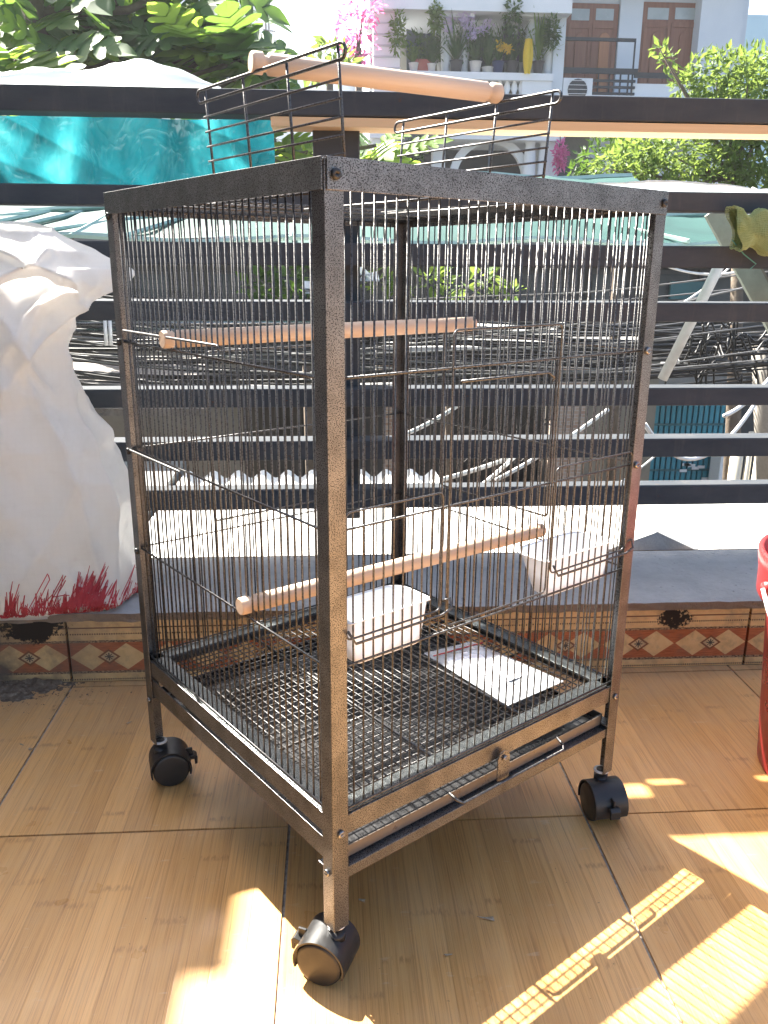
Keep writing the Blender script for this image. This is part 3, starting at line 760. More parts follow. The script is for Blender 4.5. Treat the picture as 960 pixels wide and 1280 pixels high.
# ------------------------------------------------------------------ neighbour roof just beyond the fence
M_roofw = plain('whitewashed_sheet', (.80,.80,.78), (.66,.66,.63), 6, .7, 0, .3, 90, .004)
ro = thing('corrugated_roof', 'sunlit white corrugated roof just below and beyond the fence', 'roof', (0,0,0))
for i in range(5):
    x0 = -.50+.82*i
    def rf(u, v, x0=x0, i=i):
        x = x0+.86*u; return (x, 1.69+(1.10 if i < 1 else .80)*v, .055+.004*(i % 2)-.012*v + .014*math.sin(2*math.pi*x/.085))
    MB().grid(rf, 90, 3).build('roof_sheet', M_roofw, ro, True)
tag(MB().box((-1.9,1.72,-.05), (-.515,2.9,.075)).build('concrete_slab', concrete('slab_grey', (.24,.25,.25), (.16,.17,.175), 8, .4)), 'grey concrete slab beyond the fence beside the white roof', 'slab')
tag(MB().box((-2.0,2.80,-3.4), (3.9,2.9,-.10)).build('neighbour_wall', M_edge), 'cement wall of the low neighbour building below its white roof', 'wall')

exec('') 
# ------------------------------------------------------------------ near things beyond the fence
br = thing('steel_brace', 'slanting grey green steel angle beyond the right fence rails', 'brace')
a, c = P(893,262,1.95), P(1010,478,1.95)
MB().bar(a, c, .012, .05).build('flange', plain('grey_green_paint', (.15,.17,.145), (.11,.125,.105), 30, .6, 0, .2, 200, .001), br)
MB().bar(a+Vector((.030,.03,.008)), c+Vector((.030,.03,.008)), .055, .010).build('web', plain('weathered_paint', (.12,.105,.085), (.08,.07,.055), 30, .7), br)
o = MB().tube([P(828,474,4.2), P(947,236,4.0)], .026, 10).build('white_conduit', M_whitew, None, True); tag(o, 'white plastic conduit slanting up behind the right fence rails', 'pipe')

# teal net awning stretched over the lane
aw = thing('net_awning', 'teal green net awning stretched over the lane behind the fence', 'awning')
def awf(u, v):
    x = -3.0+4.75*u; y = 3.3+1.7*v; z = .842+.40*v - .03*math.sin(math.pi*((u*9) % 1))*.6 + .02*FB(x, y, 0, 2)
    return (x, y, z)
MB().grid(awf, 90, 12).build('net_sheet', M_awn, aw, True)
M_awr = plain('pale_green_rope', (.36,.50,.45), (.26,.40,.36), 20, .7)
rr = random.Random(8)
for k in range(16):
    x = rr.uniform(-2.9,1.4); x2 = x+rr.uniform(-1.6,1.8); MB().tube([(x,3.28,.835),((x+x2)/2,4.15,1.012),(x2,5.0,1.20)], .010, 5).build('stay_rope', M_awr, aw)
for k, (v, r) in enumerate(((.0,.012),(.33,.012),(.62,.012),(1.0,.02))):
    MB().tube([(-3+4.75*i/30, 3.3+1.7*v,   .828+.40*v+.012*math.sin(i*1.1)) for i in range(31)], r, 5).build('edge_rope', M_awr, aw)

# ------------------------------------------------------------------ far row across the lane
M_dwall = concrete('weathered_dark_wall', (.085,.082,.078), (.04,.04,.04), 1.2, .3)
M_beige = concrete('beige_render', (.24,.22,.18), (.15,.14,.115), 1.5, .2)
M_white = plain('white_render', (.74,.76,.77), (.66,.69,.71), 1.5, .75)
M_whiteb = plain('bluish_white_render', (.66,.70,.73), (.58,.63,.67), 1.2, .75)
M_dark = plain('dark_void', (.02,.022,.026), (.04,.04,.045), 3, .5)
M_glass = plain('dark_glass', (.03,.04,.05), (.06,.075,.085), 2, .12)
def pbox(px0, py0, px1, py1, Y, depth):
    yr = 60 if Y > 16 else max(300, min(560, (py0+py1)/2))
    a = P(px0, py1, Y); c = P(px1, py0, Y); a.x = P(px0, yr, Y).x; c.x = P(px1, yr, Y).x; return (min(a.x,c.x), Y, min(a.z,c.z)), (max(a.x,c.x), Y+depth, max(a.z,c.z))
def pb(name, px0, py0, px1, py1, Y, depth, mt, parent=None, bevel=0):
    return MB().box(*pbox(px0, py0, px1, py1, Y, depth)).build(name, mt, parent, bevel=bevel)
row = thing('row_house', 'dark weathered row house across the lane behind the cables', 'house')
a, c = P(-300,318,13), P(1300,700,13)
MB().box((a.x,13,-3.4), (c.x,14,a.z)).build('wall', M_dwall, row)
M_eave = concrete('eave_concrete', (.22,.22,.215), (.14,.14,.138), 3, .3)
pb('eave', -250,306,1250,318, 12.4,1.7, M_eave, row)
for px in (170,262,345,560,640,735,815,872):
    wdw = pb('window', px,338,px+46,402, 12.93,.06, M_dark, row); pb('pane', px+4,343,px+42,398, 12.90,.02, M_glass, wdw)
M_teald = plain('dark_teal_paint', (.02,.12,.14), (.015,.09,.11), 2, .5)
pb('shutter', 838,352,885,374, 12.8,.06, M_teald, row)
# grey house with lattice gate
lo = thing('low_house', 'grey low house with folding lattice gate behind the cage', 'house')
pb('wall', 470,440,505,760, 9.6,.3, M_beige, lo); pb('wall', 686,440,815,760, 9.6,.3, M_beige, lo)
pb('lintel', 470,425,815,456, 9.55,.5, M_eave, lo)
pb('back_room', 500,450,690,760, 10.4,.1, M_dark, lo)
def slope(px0, px1, py0, py1, Y0, Y1, name, mt, par):
    a, c, d, e = P(px0,py1,Y0), P(px1,py1,Y0), P(px1,py0,Y1), P(px0,py0,Y1)
    return MB().prism([a,c,d,e], (0,0,.05)).build(name, mt, par)
slope(478,705, 408,440, 8.4,10.2, 'porch_roof', plain('pale_fibre_cement', (.48,.48,.46), (.30,.30,.29), 2, .8), lo)
M_brick = NT('brick_pier'); 
def brickm():
    t = M_brick; q = t.n('ShaderNodeTexBrick'); t.l(t.co(rot=(R(90),0,0)), q.inputs[0]); q.inputs['Scale'].default_value = 6
    q.inputs['Color1'].default_value = (.30,.20,.15,1); q.inputs['Color2'].default_value = (.40,.32,.26,1); q.inputs['Mortar'].default_value = (.42,.40,.38,1)
    return t.fin(q.outputs[0], .85)
brickm(); M_brick = M_brick.m
pb('pier', 688,452,728,760, 9.45,.14, M_brick, lo)
pb('pier', 474,452,503,760, 9.45,.14, M_brick, lo)
gate = thing('lattice_gate', 'dark folding lattice gate in the grey low house', 'gate')
M_gate = plain('dark_brown_iron', (.05,.042,.038), (.03,.028,.026), 5, .6)
ga = P(505,458,9.5); gb = P(688,640,9.5); n = 16
for i in range(n+1):
    x = ga.x+(gb.x-ga.x)*i/n; MB().box((x-.014,9.50,-3.0), (x+.014,9.53,ga.z)).build('gate_bar', M_gate, gate)
for k in range(4):
    z = ga.z-.12-.42*k
    for i in range(0, n, 2):
        x0 = ga.x+(gb.x-ga.x)*i/n; x1 = ga.x+(gb.x-ga.x)*(i+2)/n
        b = MB(); b.bar((x0,9.49,z), (x1,9.49,z-.22), .012, .016); b.bar((x1,9.485,z), (x0,9.485,z-.22), .012, .016); b.build('lattice_cross', M_gate, gate)
# teal sheet gate
tg2 = thing('teal_gate', 'teal ribbed metal gate across the lane at right', 'gate')
M_tealp = plain('teal_gate_paint', (.03,.25,.33), (.025,.19,.26), 1.5, .5)
a, c = pbox(800,500,915,700, 11.0,.05); n = 17
MB().box((a[0],11.06,-3.3), (c[0],11.09,c[2])).build('backing', plain('gate_shadow_gap', (.01,.05,.07), (.008,.04,.06), 2, .6), tg2)
for i in range(n):
    x = a[0]+(c[0]-a[0])*i/n; MB().box((x+.012,11.0,-3.25), (x+(c[0]-a[0])/n-.012,11.055,c[2]-.02)).build('slat', M_tealp, tg2)
for z in (c[2]-.35, c[2]-1.0): MB().box((a[0],10.985,z), (c[0],10.998,z+.03)).build('cross_rail', M_teald, tg2)
rr = random.Random(4)
for k in range(8):
    q = P(rr.uniform(852,884), rr.uniform(578,604), 10.97); MB().box((q.x-.05,10.97,q.z-.02), (q.x+.05,10.98,q.z+.02)).build('flyer', M_white, tg2)
tag(pb('gate_lintel', 735,462,932,488, 10.2,.9, M_eave), 'grey concrete lintel slab above the teal gate', 'lintel')
for k, (x0, x1, lb) in enumerate(((917,933,'widest cream standing pipe beside the teal gate'), (936,944,'thin cream standing pipe between two wider ones'), (948,985,'cream standing pipe at the far right behind the fence'))):
    q0 = P((x0+x1)/2,540,8.0); q1 = P((x0+x1)/2,690,8.0); r = (x1-x0)/2*8/FPX
    tag(MB().tube([(q0.x,8,q0.z-.2*(k != 1)),(q0.x,8,q1.z-2)], r, 12).build('cream_pipe', plain('cream_pvc', (.72,.66,.52), (.6,.54,.42), 3, .5), None, True), lb, 'pipe', 'cream pipes')
tag(pb('white_pillar', 903,566,924,760, 10.6,.3, M_white), 'white wall strip right of the teal gate', 'pillar')
# left clutter: beige wall, dark shed, white tin pieces
tag(pb('beige_wall', 120,436,305,760, 8.6,.2, M_beige), 'beige rendered wall seen beyond the left fence rails', 'wall')
sh = thing('dark_shed', 'dark open shed behind the left part of the cage', 'shed')
pb('wall', 300,500,480,760, 9.0,.2, M_dwall, sh); slope(285,490, 470,505, 8.2,9.2, 'shed_roof', M_eave, sh)
for k in range(6): pb('post', 305+k*32,505,313+k*32,760, 8.6,.08, M_gate, sh)
M_tin = plain('bright_tin', (.62,.66,.70), (.40,.43,.46), 2, .4, .3)
rr = random.Random(9)
for k in range(9):
    px, py = rr.uniform(345,470), rr.uniform(332,372); s = rr.uniform(10,26)
    q = [P(px+s*rr.uniform(-1.2,-.4), py+rr.uniform(2,7), 6.5), P(px+s*rr.uniform(.4,1.2), py+rr.uniform(2,8), 6.5), P(px+s*rr.uniform(.3,1.0), py-rr.uniform(2,8), 6.8), P(px-s*rr.uniform(.3,1.0), py-rr.uniform(2,6), 6.8)]
    tag(MB().prism(q, (0,.0,.012)).build('tin_scrap', M_tin), 'scrap of bright tin sheeting behind the upper left cage wires', 'tin sheet', 'scraps of tin sheeting')
tag(slope(60,260, 452,520, 5.6,7.6, 'rag_pile_roof', plain('littered_roof', (.30,.27,.24), (.10,.09,.085), 5, .9, 0, .8, 14, .08), None), 'littered brown shed roof seen left of the cage', 'roof')
# steel tubes with bracket at left
tu = thing('tube_railing', 'two pale steel tubes with a bracket seen left of the cage', 'railing')
for y in (405, 414): MB().tube([P(90,y,3.2), P(420,y-2,3.4)], .008, 8).build('tube', M_chrome, tu, True)
for x in (131, 137): MB().tube([P(x,399,3.2), P(x+2,432,3.2)], .007, 8).build('bracket', M_whitew, tu, True)

# ------------------------------------------------------------------ cables
M_cab = plain('black_cable', (.015,.015,.016), (.03,.03,.03), 3, .5)
M_cabg = plain('grey_cable', (.20,.20,.20), (.12,.12,.12), 3, .5)
rr = random.Random(21)
def cable(px0, py0, px1, py1, Y0, Y1, sag, r, mt, label, group=None, wob=0):
    a, c = P(px0,py0,Y0), P(px1,py1,Y1); pts = []
    for i in range(25):
        f = i/24; p = a.lerp(c, f); p.z -= sag*4*f*(1-f); p.z += wob*math.sin(f*11+px0)+wob*.5*math.sin(f*23); p.y += wob*math.cos(f*9); pts.append(p)
    return tag(MB().tube(pts, r, 5).build('cable', mt, None, True), label, 'cable', group)
for k in range(48):
    y0 = rr.uniform(345,470); y1 = rr.gauss(432,24)
    cable(-80, y0, 1060, y1, rr.uniform(5,7), rr.uniform(5,6.5), rr.uniform(.0,.22), rr.choice((.006,.008,.011)), M_cab, 'thin black utility cable strung along the lane behind the fence', 'black utility cables', .012)
for k in range(12):
    cable(-60, rr.uniform(350,450), 1050, rr.uniform(330,455), rr.uniform(5,6), rr.uniform(4.6,6), rr.uniform(.05,.25), .005, M_cabg, 'thin grey utility cable strung along the lane behind the fence', 'grey utility cables', .01)
cable(815,325, 985,318, 4.6,4.6, .09,.007, M_whitew, 'white cable sagging above the second gap at right')
cable(800,402, 925,322, 4.4,4.8, .05,.006, M_whitew, 'thin white cable slanting up to the right brace')
cable(806,530, 952,492, 4.2,4.6, .28,.012, M_whitew, 'thick white cable sagging in front of the teal gate')
cable(620,600, 760,512, 4.2,4.6, .02,.012, M_whitew, 'white cable slanting behind the cage right of its middle')
cable(500,612, 680,556, 4.2,4.6, .02,.014, M_whitew, 'white cable slanting low behind the cage centre')
cable(545,648, 655,560, 4.0,4.4, .02,.012, M_whitew, 'white cable crossing low behind the lower cage wires')
cable(480,552, 575,505, 4.2,4.4, .02,.012, M_whitew, 'short white cable slanting behind the cage middle door')
cable(905,520, 965,470, 4.2,4.4, .03,.012, M_whitew, 'white cable hooked up at the right frame edge')
cable(690,640, 830,560, 4.2,4.4, .06,.006, M_whitew, 'thin white cable drooping before the teal gate left part')
for k in range(16):
    x0 = rr.uniform(850,940)
    cable(x0, rr.uniform(395,430), x0+rr.uniform(-50,70), rr.uniform(450,490), 5.0,5.4, rr.uniform(-.1,.15),.007, M_cab, 'tangled black cable end in the bundle at right', 'tangled cable ends', .05)
tag(MB().tube([P(958,420,5.6), P(965,640,5.6)], .10, 10).build('utility_pole', concrete('pole_concrete', (.36,.33,.29), (.26,.24,.21), 6, .3), None, True), 'concrete utility pole behind the cable tangle at far right', 'pole')

# ------------------------------------------------------------------ foliage
def leafm(name, c1, c2, tcol, f=.4):
    t = NT(name); g = t.n('ShaderNodeNewGeometry'); 
    r = g.outputs['Random Per Island']; oi = t.n('ShaderNodeObjectInfo').outputs['Random']
    rnd = t.M('FRACT', t.M('ADD', r, oi))
    t.fin(t.ramp(rnd, [(0., c1), (1., c2)]), .55, 0, .22); t.translucent(f, tcol); return t.m
M_bread = leafm('breadfruit_leaf', (.045,.105,.045), (.085,.165,.055), (.20,.36,.05), .36)
M_breadl = leafm('sunlit_breadfruit_leaf', (.08,.16,.03), (.13,.23,.04), (.34,.50,.06), .5)  # brighter copy, with sunlight on the leaves put into the colour
M_leaf = leafm('bright_leaf', (.05,.11,.022), (.12,.19,.045), (.26,.36,.07), .38)
M_leafd = leafm('dark_leaf', (.022,.06,.018), (.05,.10,.028), (.12,.22,.03), .3)
M_pink = leafm('pink_bract', (.55,.07,.26), (.70,.26,.45), (.85,.25,.5), .4)
M_lilac = leafm('lilac_petal', (.55,.45,.66), (.72,.64,.78), (.8,.7,.9), .35)
M_yellow = leafm('yellow_petal', (.75,.50,.03), (.85,.66,.08), (.9,.7,.1), .3)
M_bark = plain('bark', (.16,.12,.085), (.09,.07,.05), 10, .9, 0, .5, 40, .01)
def leafcloud(b, c, rad, n, size, rr, shell=.45, asp=.45):
    c = Vector(c)
    for k in range(n):
        d = Vector((rr.gauss(0,1), rr.gauss(0,1), rr.gauss(0,1))).normalized(); q = shell+(1-shell)*rr.random()**.6
        p = c + Vector((d.x*rad[0], d.y*rad[1], d.z*rad[2]))*q
        dirv = (d*.7 + Vector((rr.gauss(0,.5), rr.gauss(0,.5), rr.gauss(-.15,.5)))).normalized()
        nv = Vector((rr.gauss(0,.6), rr.gauss(0,.6), 1)).normalized(); s = dirv.cross(nv)
        if s.length < .01: continue
        s.normalize(); nv = s.cross(dirv); L = size*rr.uniform(.6,1.3); wd = L*asp
        b.add([p, p+dirv*L*.4+s*wd*.5+nv*L*.05, p+dirv*L, p+dirv*L*.4-s*wd*.5+nv*L*.05, p+dirv*L*.5-nv*L*.04], [(0,4,1),(1,4,2),(2,4,3),(3,4,0)])
# right tree with small bright leaves
def bushy(name, label, cat, clumps, n, size, mt, trunk, seed, Y, group=None):
    rr = random.Random(seed); t = thing(name, label, cat, trunk[0], 0, group); o = Vector(trunk[0]); b = MB()
    tb = MB(); top = Vector(trunk[1]); tb.tube([Vector((0,0,0)), (top-o)*.5+Vector((.05,.02,0)), top-o], [trunk[2], trunk[2]*.8, trunk[2]*.5], 8)
    for (px, py, r, dy) in clumps:
        c = P(px, py, Y+dy); rad = r*(Y+dy)/FPX
        leafcloud(b, c-o, (rad, rad*.9, rad*.8), int(n*(r/40)**2), size, rr, .35)
        tb.tube([top-o, (top-o).lerp(c-o, .55)+Vector((0,0,-.05)), c-o], [trunk[2]*.28, trunk[2]*.15, trunk[2]*.05], 6)
    tb.build('trunk', M_bark, t, True); b.build('crown', mt, t, kind='stuff')
    return t
cl = [(760,212,24,0),(795,200,34,.2),(840,195,42,0),(890,190,46,.3),(940,185,52,0),(860,110,24,.4),(893,95,36,.2),(935,100,44,0),(965,120,60,.4),(920,150,44,.4),(845,150,20,.6),(835,75,12,.3),(825,62,9,.1),(980,200,60,.2),(905,225,38,0),(820,225,30,0)]
bushy('leafy_tree', 'bright green small leaved tree beyond the right fence', 'tree', cl, 420, .085, M_leaf, (P(930,600,8)*1.0*Vector((1,1,0)).length*0+Vector((P(930,600,8).x,8,-3.4)), P(925,220,8.2), .10), 31, 8)
cl = [(755,205,36,0),(800,175,40,.3),(730,225,22,.2)]
bushy('dark_shrub', 'darker green shrub behind the bright right tree', 'tree', cl, 420, .10, M_leafd, (Vector((P(770,600,9.6).x,9.6,-3.4)), P(770,240,9.6), .08), 33, 9.4)
cl = [(445,30,22,0),(452,60,18,.2),(440,75,14,0),(455,5,22,.3),(430,50,12,.1)]
bushy('bougainvillea', 'pink flowering bougainvillea beside the white house corner', 'shrub', cl, 330, .16, M_pink, (Vector((P(446,600,17).x,17,-3.4)), P(448,60,17), .12), 35, 17)
cl = [(415,70,18,0),(400,85,16,.2),(432,85,14,.1)]
bushy('green_shrub', 'green leafy shrub under the pink bougainvillea', 'shrub', cl, 260, .22, M_leaf, (Vector((P(412,600,14).x,14,-3.4)), P(412,90,14), .10), 36, 14)
# greenery seen between the rails behind the cage
cl = [(395,345,26,0),(360,352,18,.4),(330,360,20,.2)]
bushy('dark_shrub', 'dark shrub behind the cage below the net awning', 'shrub', cl, 200, .16, M_leafd, (Vector((P(380,600,7.4).x,7.4,-3.4)), P(380,380,7.4), .06), 38, 7.4)
cl = [(540,352,18,0),(575,360,14,.2),(610,350,16,0),(640,365,10,.1),(470,350,14,.1),(500,358,12,0)]
bushy('flowering_bush', 'yellow green bush seen through the cage below the awning', 'shrub', cl, 190, .13, M_leaf, (Vector((P(560,600,7).x,7,-3.4)), P(560,385,7), .05), 39, 7)

# breadfruit tree: every big lobed leaf is a piece of its own
def bread_leaf(mt):
    b = MB(); bd = [(.02,0.)]
    for k, wd in enumerate((.27,.40,.40,.29)):
        y0 = .05+.20*k; bd += [(.10,y0+.01),(wd*.72,y0+.05),(wd*.97,y0+.13),(wd,y0+.19),(wd*.80,y0+.22),(wd*.55,y0+.195),(.11,y0+.185)]
    bd += [(.15,.90),(.16,.97),(.10,1.06),(.0,1.16)]
    vs = []; fs = []
    def zz(x, y): return -.20*y*y+.16*x-.42*x*x
    for x, y in bd:
        m_ = min(1.0, max(0, y-.10)) if x > .05 else y
        vs += [(-x, y, zz(x, y)), (0, m_, zz(0, m_)-.015), (x, y, zz(x, y))]
    for i in range(len(bd)-1):
        a = 3*i; fs += [(a,a+1,a+4,a+3),(a+1,a+2,a+5,a+4)]
    vs.append((0,-.28,.03)); k = len(vs)-1; vs += [(.010,0,0),(-.010,0,0)]; fs.append((k,k+1,k+2))
    b.add(vs, fs); return b.mesh('leaf', mt, True)
bl1, bl2 = bread_leaf(M_bread), bread_leaf(M_breadl)
bt = thing('breadfruit_tree', 'breadfruit tree with big lobed leaves behind the left fence', 'tree', (-2.6,8.0,-3.4)); bo = Vector((-2.6,8.0,-3.4))
tb = MB(); hubs = []
rr = random.Random(77)
tb.tube([(0,0,0),(.1,.05,2.5),(.15,.1,5.0),(.1,.1,7.2)], [.20,.16,.13,.07], 10)
spots = [(40,30,8.0),(95,20,8.5),(20,75,7.4),(60,60,7.6),(110,55,8.2),(160,30,8.6),(150,70,8.0),(200,15,8.8),(210,50,8.2),(195,85,8.4),(245,30,8.4),(255,65,8.0),(285,45,8.3),(300,75,8.0),(262,8,9),(130,10,9),(5,10,8.8),(235,95,8.6),(310,95,8.2),(-40,40,8),(-60,90,8),(40,110,8.6),(120,100,8.8),(345,175,8.2),(385,190,8.2),(360,200,8.6),(470,182,8.6),(492,195,8.8),(455,200,8.8),(170,-20,8.4),(60,-20,8.2),(250,-25,8.6)]
for (px, py, Y) in spots:
    c = P(px, py, Y)-bo; s = Vector((.12,.08,min(5.0+rr.random()*1.4, c.z-.3)))
    mid = s.lerp(c, .55)+Vector((0,0,-.12)); tb.tube([s, mid, c], [.05,.035,.018], 6); hubs.append((c, px, py))
tb.build('trunk', M_bark, bt, True)
for c, px, py in hubs:
    lit_spot = (px < 80 and py > 40) or py > 150 or (px > 200 and py > 85)  # crown areas given the leaves coloured as sunlit
    for k in range(7):
        a = 2*math.pi*(k+rr.random()*.6)/7; el = rr.uniform(-.55,.55)
        d = Vector((math.cos(a)*math.cos(el), math.sin(a)*math.cos(el), math.sin(el))); nv = Vector((rr.gauss(0,.35), rr.gauss(0,.35)-.55, .8)); 
        x = d.cross(nv).normalized(); z = x.cross(d); sc = rr.uniform(.46,.76)*(.62 if py > 150 else 1)
        o = link('leaf', bl2 if (lit_spot and rr.random() < .75) or rr.random() < .12 else bl1, bt)
        mw = Matrix((x, d, z)).transposed().to_4x4() @ Matrix.Diagonal((sc,sc,sc,1)); mw.translation = c + d*.06; o.matrix_local = mw

# ------------------------------------------------------------------ white house with balcony
HY = 18.0
ho = thing('white_house', 'white house with columned balcony and wooden doors across the lane', 'house')
pb('wall', 467,-260,705,560, HY+1.6,.3, plain('cream_render_shaded', (.34,.325,.28), (.28,.27,.235), 1.5, .8), ho)  # cream back wall darkened in colour for the deep shade of the recess
pb('wall', 700,-260,930,560, HY+1.3,.3, M_whiteb, ho)
a, c = pbox(462,0,930,560, HY+1.9,6); MB().box((a[0],HY+1.95,-3.4), (c[0],HY+8,9.5)).build('core', M_white, ho)
pb('slab', 462,-12,712,10, HY-.2,1.8, M_white, ho)
pb('slab', 462,150,712,172, HY-.1,1.7, M_white, ho)
pb('slab', 700,-60,930,-30, HY+.6,.7, M_whiteb, ho)
pb('slab', 700,122,905,150, HY+.2,1.1, M_whiteb, ho)
pb('corner_pier', 467,10,500,560, HY,.5, M_white, ho)
pb('corner_pier', 692,-120,706,560, HY+.1,1.5, M_whiteb, ho)
pb('pilaster', 772,-2,800,122, HY+1.18,.12, M_whiteb, ho)
pb('corner_column', 872,-200,924,560, HY+.9,.6, M_whiteb, ho)
for i in range(7): 
    y = 14+i*14; pb('joint_line', 466,y,501,y+1.2, HY-.02,.02, plain('joint_shade', (.5,.53,.56), (.45,.48,.5), 3, .8), ho)
colp = [(.0,0),(.17,0),(.17,.06),(.13,.09),(.12,.25),(.16,.8),(.17,1.1),(.15,1.45),(.12,1.6),(.17,1.66),(.17,1.72),(.0,1.72)]
cme = MB().lathe([(r, z) for r, z in colp], 14).mesh('column', M_white, True)
base = P(560,97,HY); topz = P(560,14,HY).z
for px in (557,579,662,684):
    q = P(px,97,HY+.25); o = link('column', cme, ho, (q.x,HY+.25,q.z)); o.scale = (.75,.75,(topz-q.z)/1.72)
pb('capital', 544,10,592,20, HY-.05,.6, M_white, ho); pb('capital', 650,10,697,20, HY-.05,.6, M_white, ho)
pb('balcony_rail', 500,92,694,97, HY-.1,.35, M_white, ho)
pb('balcony_base', 500,120,694,150, HY-.05,.3, M_white, ho)
pb('pedestal', 655,97,692,120, HY-.07,.3, M_white, ho); pb('pedestal', 545,97,592,120, HY-.07,.3, M_white, ho)
bme = MB().lathe([(.0,0),(.06,0),(.06,.03),(.035,.06),(.075,.17),(.04,.32),(.055,.36),(.055,.40),(0,.40)], 10).mesh('baluster', M_white, True)
for px in list(range(506,544,9))+list(range(598,654,9)):
    q = P(px,120,HY); o = link('baluster', bme, ho, (q.x,HY+.05,q.z)); o.scale = (1,1,(P(px,97,HY).z-q.z)/.40)
M_frame = plain('blue_grey_frame', (.12,.15,.19), (.09,.11,.14), 3, .5)
def window(px0, py0, px1, py1, Y, par):
    f = pb('window', px0,py0,px1,py1, Y,.06, M_frame, par); pb('pane', px0+2,py0+2,(px0+px1)/2-1,py1, Y-.02,.02, M_glass, f); pb('pane', (px0+px1)/2+1,py0+2,px1-2,py1, Y-.02,.02, M_glass, f); return f
window(522,38,543,92, HY+1.5, ho); window(588,38,614,92, HY+1.5, ho)
a, c, d, e = P(508,30,HY+1.2), P(522,38,HY+1.5), P(522,92,HY+1.5), P(508,92,HY+1.2)
MB().prism([a,c,d,e], (0,-.04,0)).build('open_shutter', M_frame, ho)
# wooden doors with panels
M_door = wood('brown_door_wood', (.26,.105,.055), (.17,.06,.03), 2, .25, .45); M_doord = wood('orange_door_wood', (.40,.17,.07), (.30,.11,.045), 2, .25, .45)
def door(px0, px1, py0, py1, Y):
    f = pb('door', px0,py0,px1,py1, Y,.05, M_door, ho); mid = (px0+px1)/2
    for s, (a, c) in enumerate(((px0+3,mid-1),(mid+1,px1-3))):
        pb('transom_pane', a+3,py0+6,c-3,py0+20, Y-.012,.01, plain('pale_glass', (.42,.46,.46), (.3,.34,.34), 3, .2), f)
        w_ = c-a; pts = []
        p0 = P(a+5,py1-6,Y); p1 = P(c-5,py0+42,Y); cx = (p0.x+p1.x)/2; rx = (p1.x-p0.x)/2; 
        pts = [(p0.x,Y-.03,p0.z),(p1.x,Y-.03,p0.z)]+[(cx+rx*math.cos(R(k*18)),Y-.03,p1.z-rx*.2+rx*math.sin(R(k*18))) for k in range(11)]
        MB().prism(pts, (0,.029,0)).build('arched_panel', M_doord if s and px0 < 750 else M_door, f, bevel=.01)
        pb('stile', a,py0+24,a+2.5,py1, Y-.02,.019, M_door, f); pb('stile', c-2.5,py0+24,c,py1, Y-.02,.019, M_door, f); pb('cross_bar', a+2.6,py0+24,c-2.6,py0+30, Y-.02,.019, M_door, f)
door(706,770, 5,124, HY+1.24); door(800,872, 4,122, HY+1.24)
pb('low_wall', 795,106,872,124, HY+.3,.1, M_white, ho)
rg = thing('balcony_railing', 'black iron railing of the right balcony with doors', 'railing')
M_iron = plain('black_iron', (.02,.022,.025), (.03,.03,.033), 5, .5)
for (x0, y0, x1, y1) in ((704,86,800,91),(796,92,872,97),(704,48,794,50),(742,100,798,102),(742,108,798,110),(742,116,798,118)):
    pb('rail', x0,y0,x1,y1, HY+.25,.04, M_iron, rg)
for x in (793,750,764,778,788): pb('bar', x,48 if x == 793 else 90,x+1.6,122, HY+.25+.041,.03, M_iron, rg)
ac = thing('air_conditioner', 'white outdoor air conditioner unit on the right balcony', 'air conditioner')
pb('casing', 707,98,744,122, HY+.10,.14, M_white, ac)
q = P(722,112,HY+.08); n = 20
MB().prism([(q.x+.20*math.cos(2*math.pi*k/n),HY+.085,q.z+.20*math.sin(2*math.pi*k/n)) for k in range(n)], (0,.012,0)).build('fan_grille', M_dark, ac)
for k in range(5):
    z = q.z-.16+.08*k; MB().box((q.x-.19,HY+.07,z), (q.x+.19,HY+.08,z+.008)).build('grille_bar', M_whitew, ac)
# lower floor: arch window, columns
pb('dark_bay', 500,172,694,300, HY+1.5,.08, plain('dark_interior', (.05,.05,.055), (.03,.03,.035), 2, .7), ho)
q = P(612,225,HY+.3); b = MB(); n = 20; ro_, ri_ = .86, .70
for k in range(n):
    a0, a1 = math.pi*k/n, math.pi*(k+1)/n
    b.prism([(q.x+ri_*math.cos(a0),HY+.3,q.z+ri_*math.sin(a0)),(q.x+ro_*math.cos(a0),HY+.3,q.z+ro_*math.sin(a0)),(q.x+ro_*math.cos(a1),HY+.3,q.z+ro_*math.sin(a1)),(q.x+ri_*math.cos(a1),HY+.3,q.z+ri_*math.sin(a1))], (0,.15,0))
b.build('arch', M_white, ho)
MB().box((q.x-ri_,HY+.42,q.z-1), (q.x+ri_,HY+.44,q.z+.02)).build('arch_pane', M_glass, ho)
MB().box((q.x-.03,HY+.34,q.z), (q.x+.03,HY+.40,q.z+.72)).build('mullion', M_frame, ho)
for px in (664,682): o = link('column', cme, ho, (P(px,215,HY).x,HY+.2,P(px,300,HY).z)); o.scale = (.8,.8,(P(px,170,HY).z-P(px,300,HY).z)/1.72)
pb('lower_pier', 544,172,560,300, HY+.2,.3, M_white, ho); pb('awning_edge', 500,166,560,176, HY-.2,.3, M_eave, ho)
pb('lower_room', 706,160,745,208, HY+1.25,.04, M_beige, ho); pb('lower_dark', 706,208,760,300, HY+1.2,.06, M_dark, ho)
# trellis ladder
la = thing('trellis_ladder', 'dark ladder trellis standing on the white balcony', 'ladder')
for x in (629,647): pb('stile', x,5,x+2.5,92, HY+.12,.05, M_iron, la)
for k in range(7): pb('rung', 631.6,10+k*11,647,12.5+k*11, HY+.13,.03, M_iron, la)
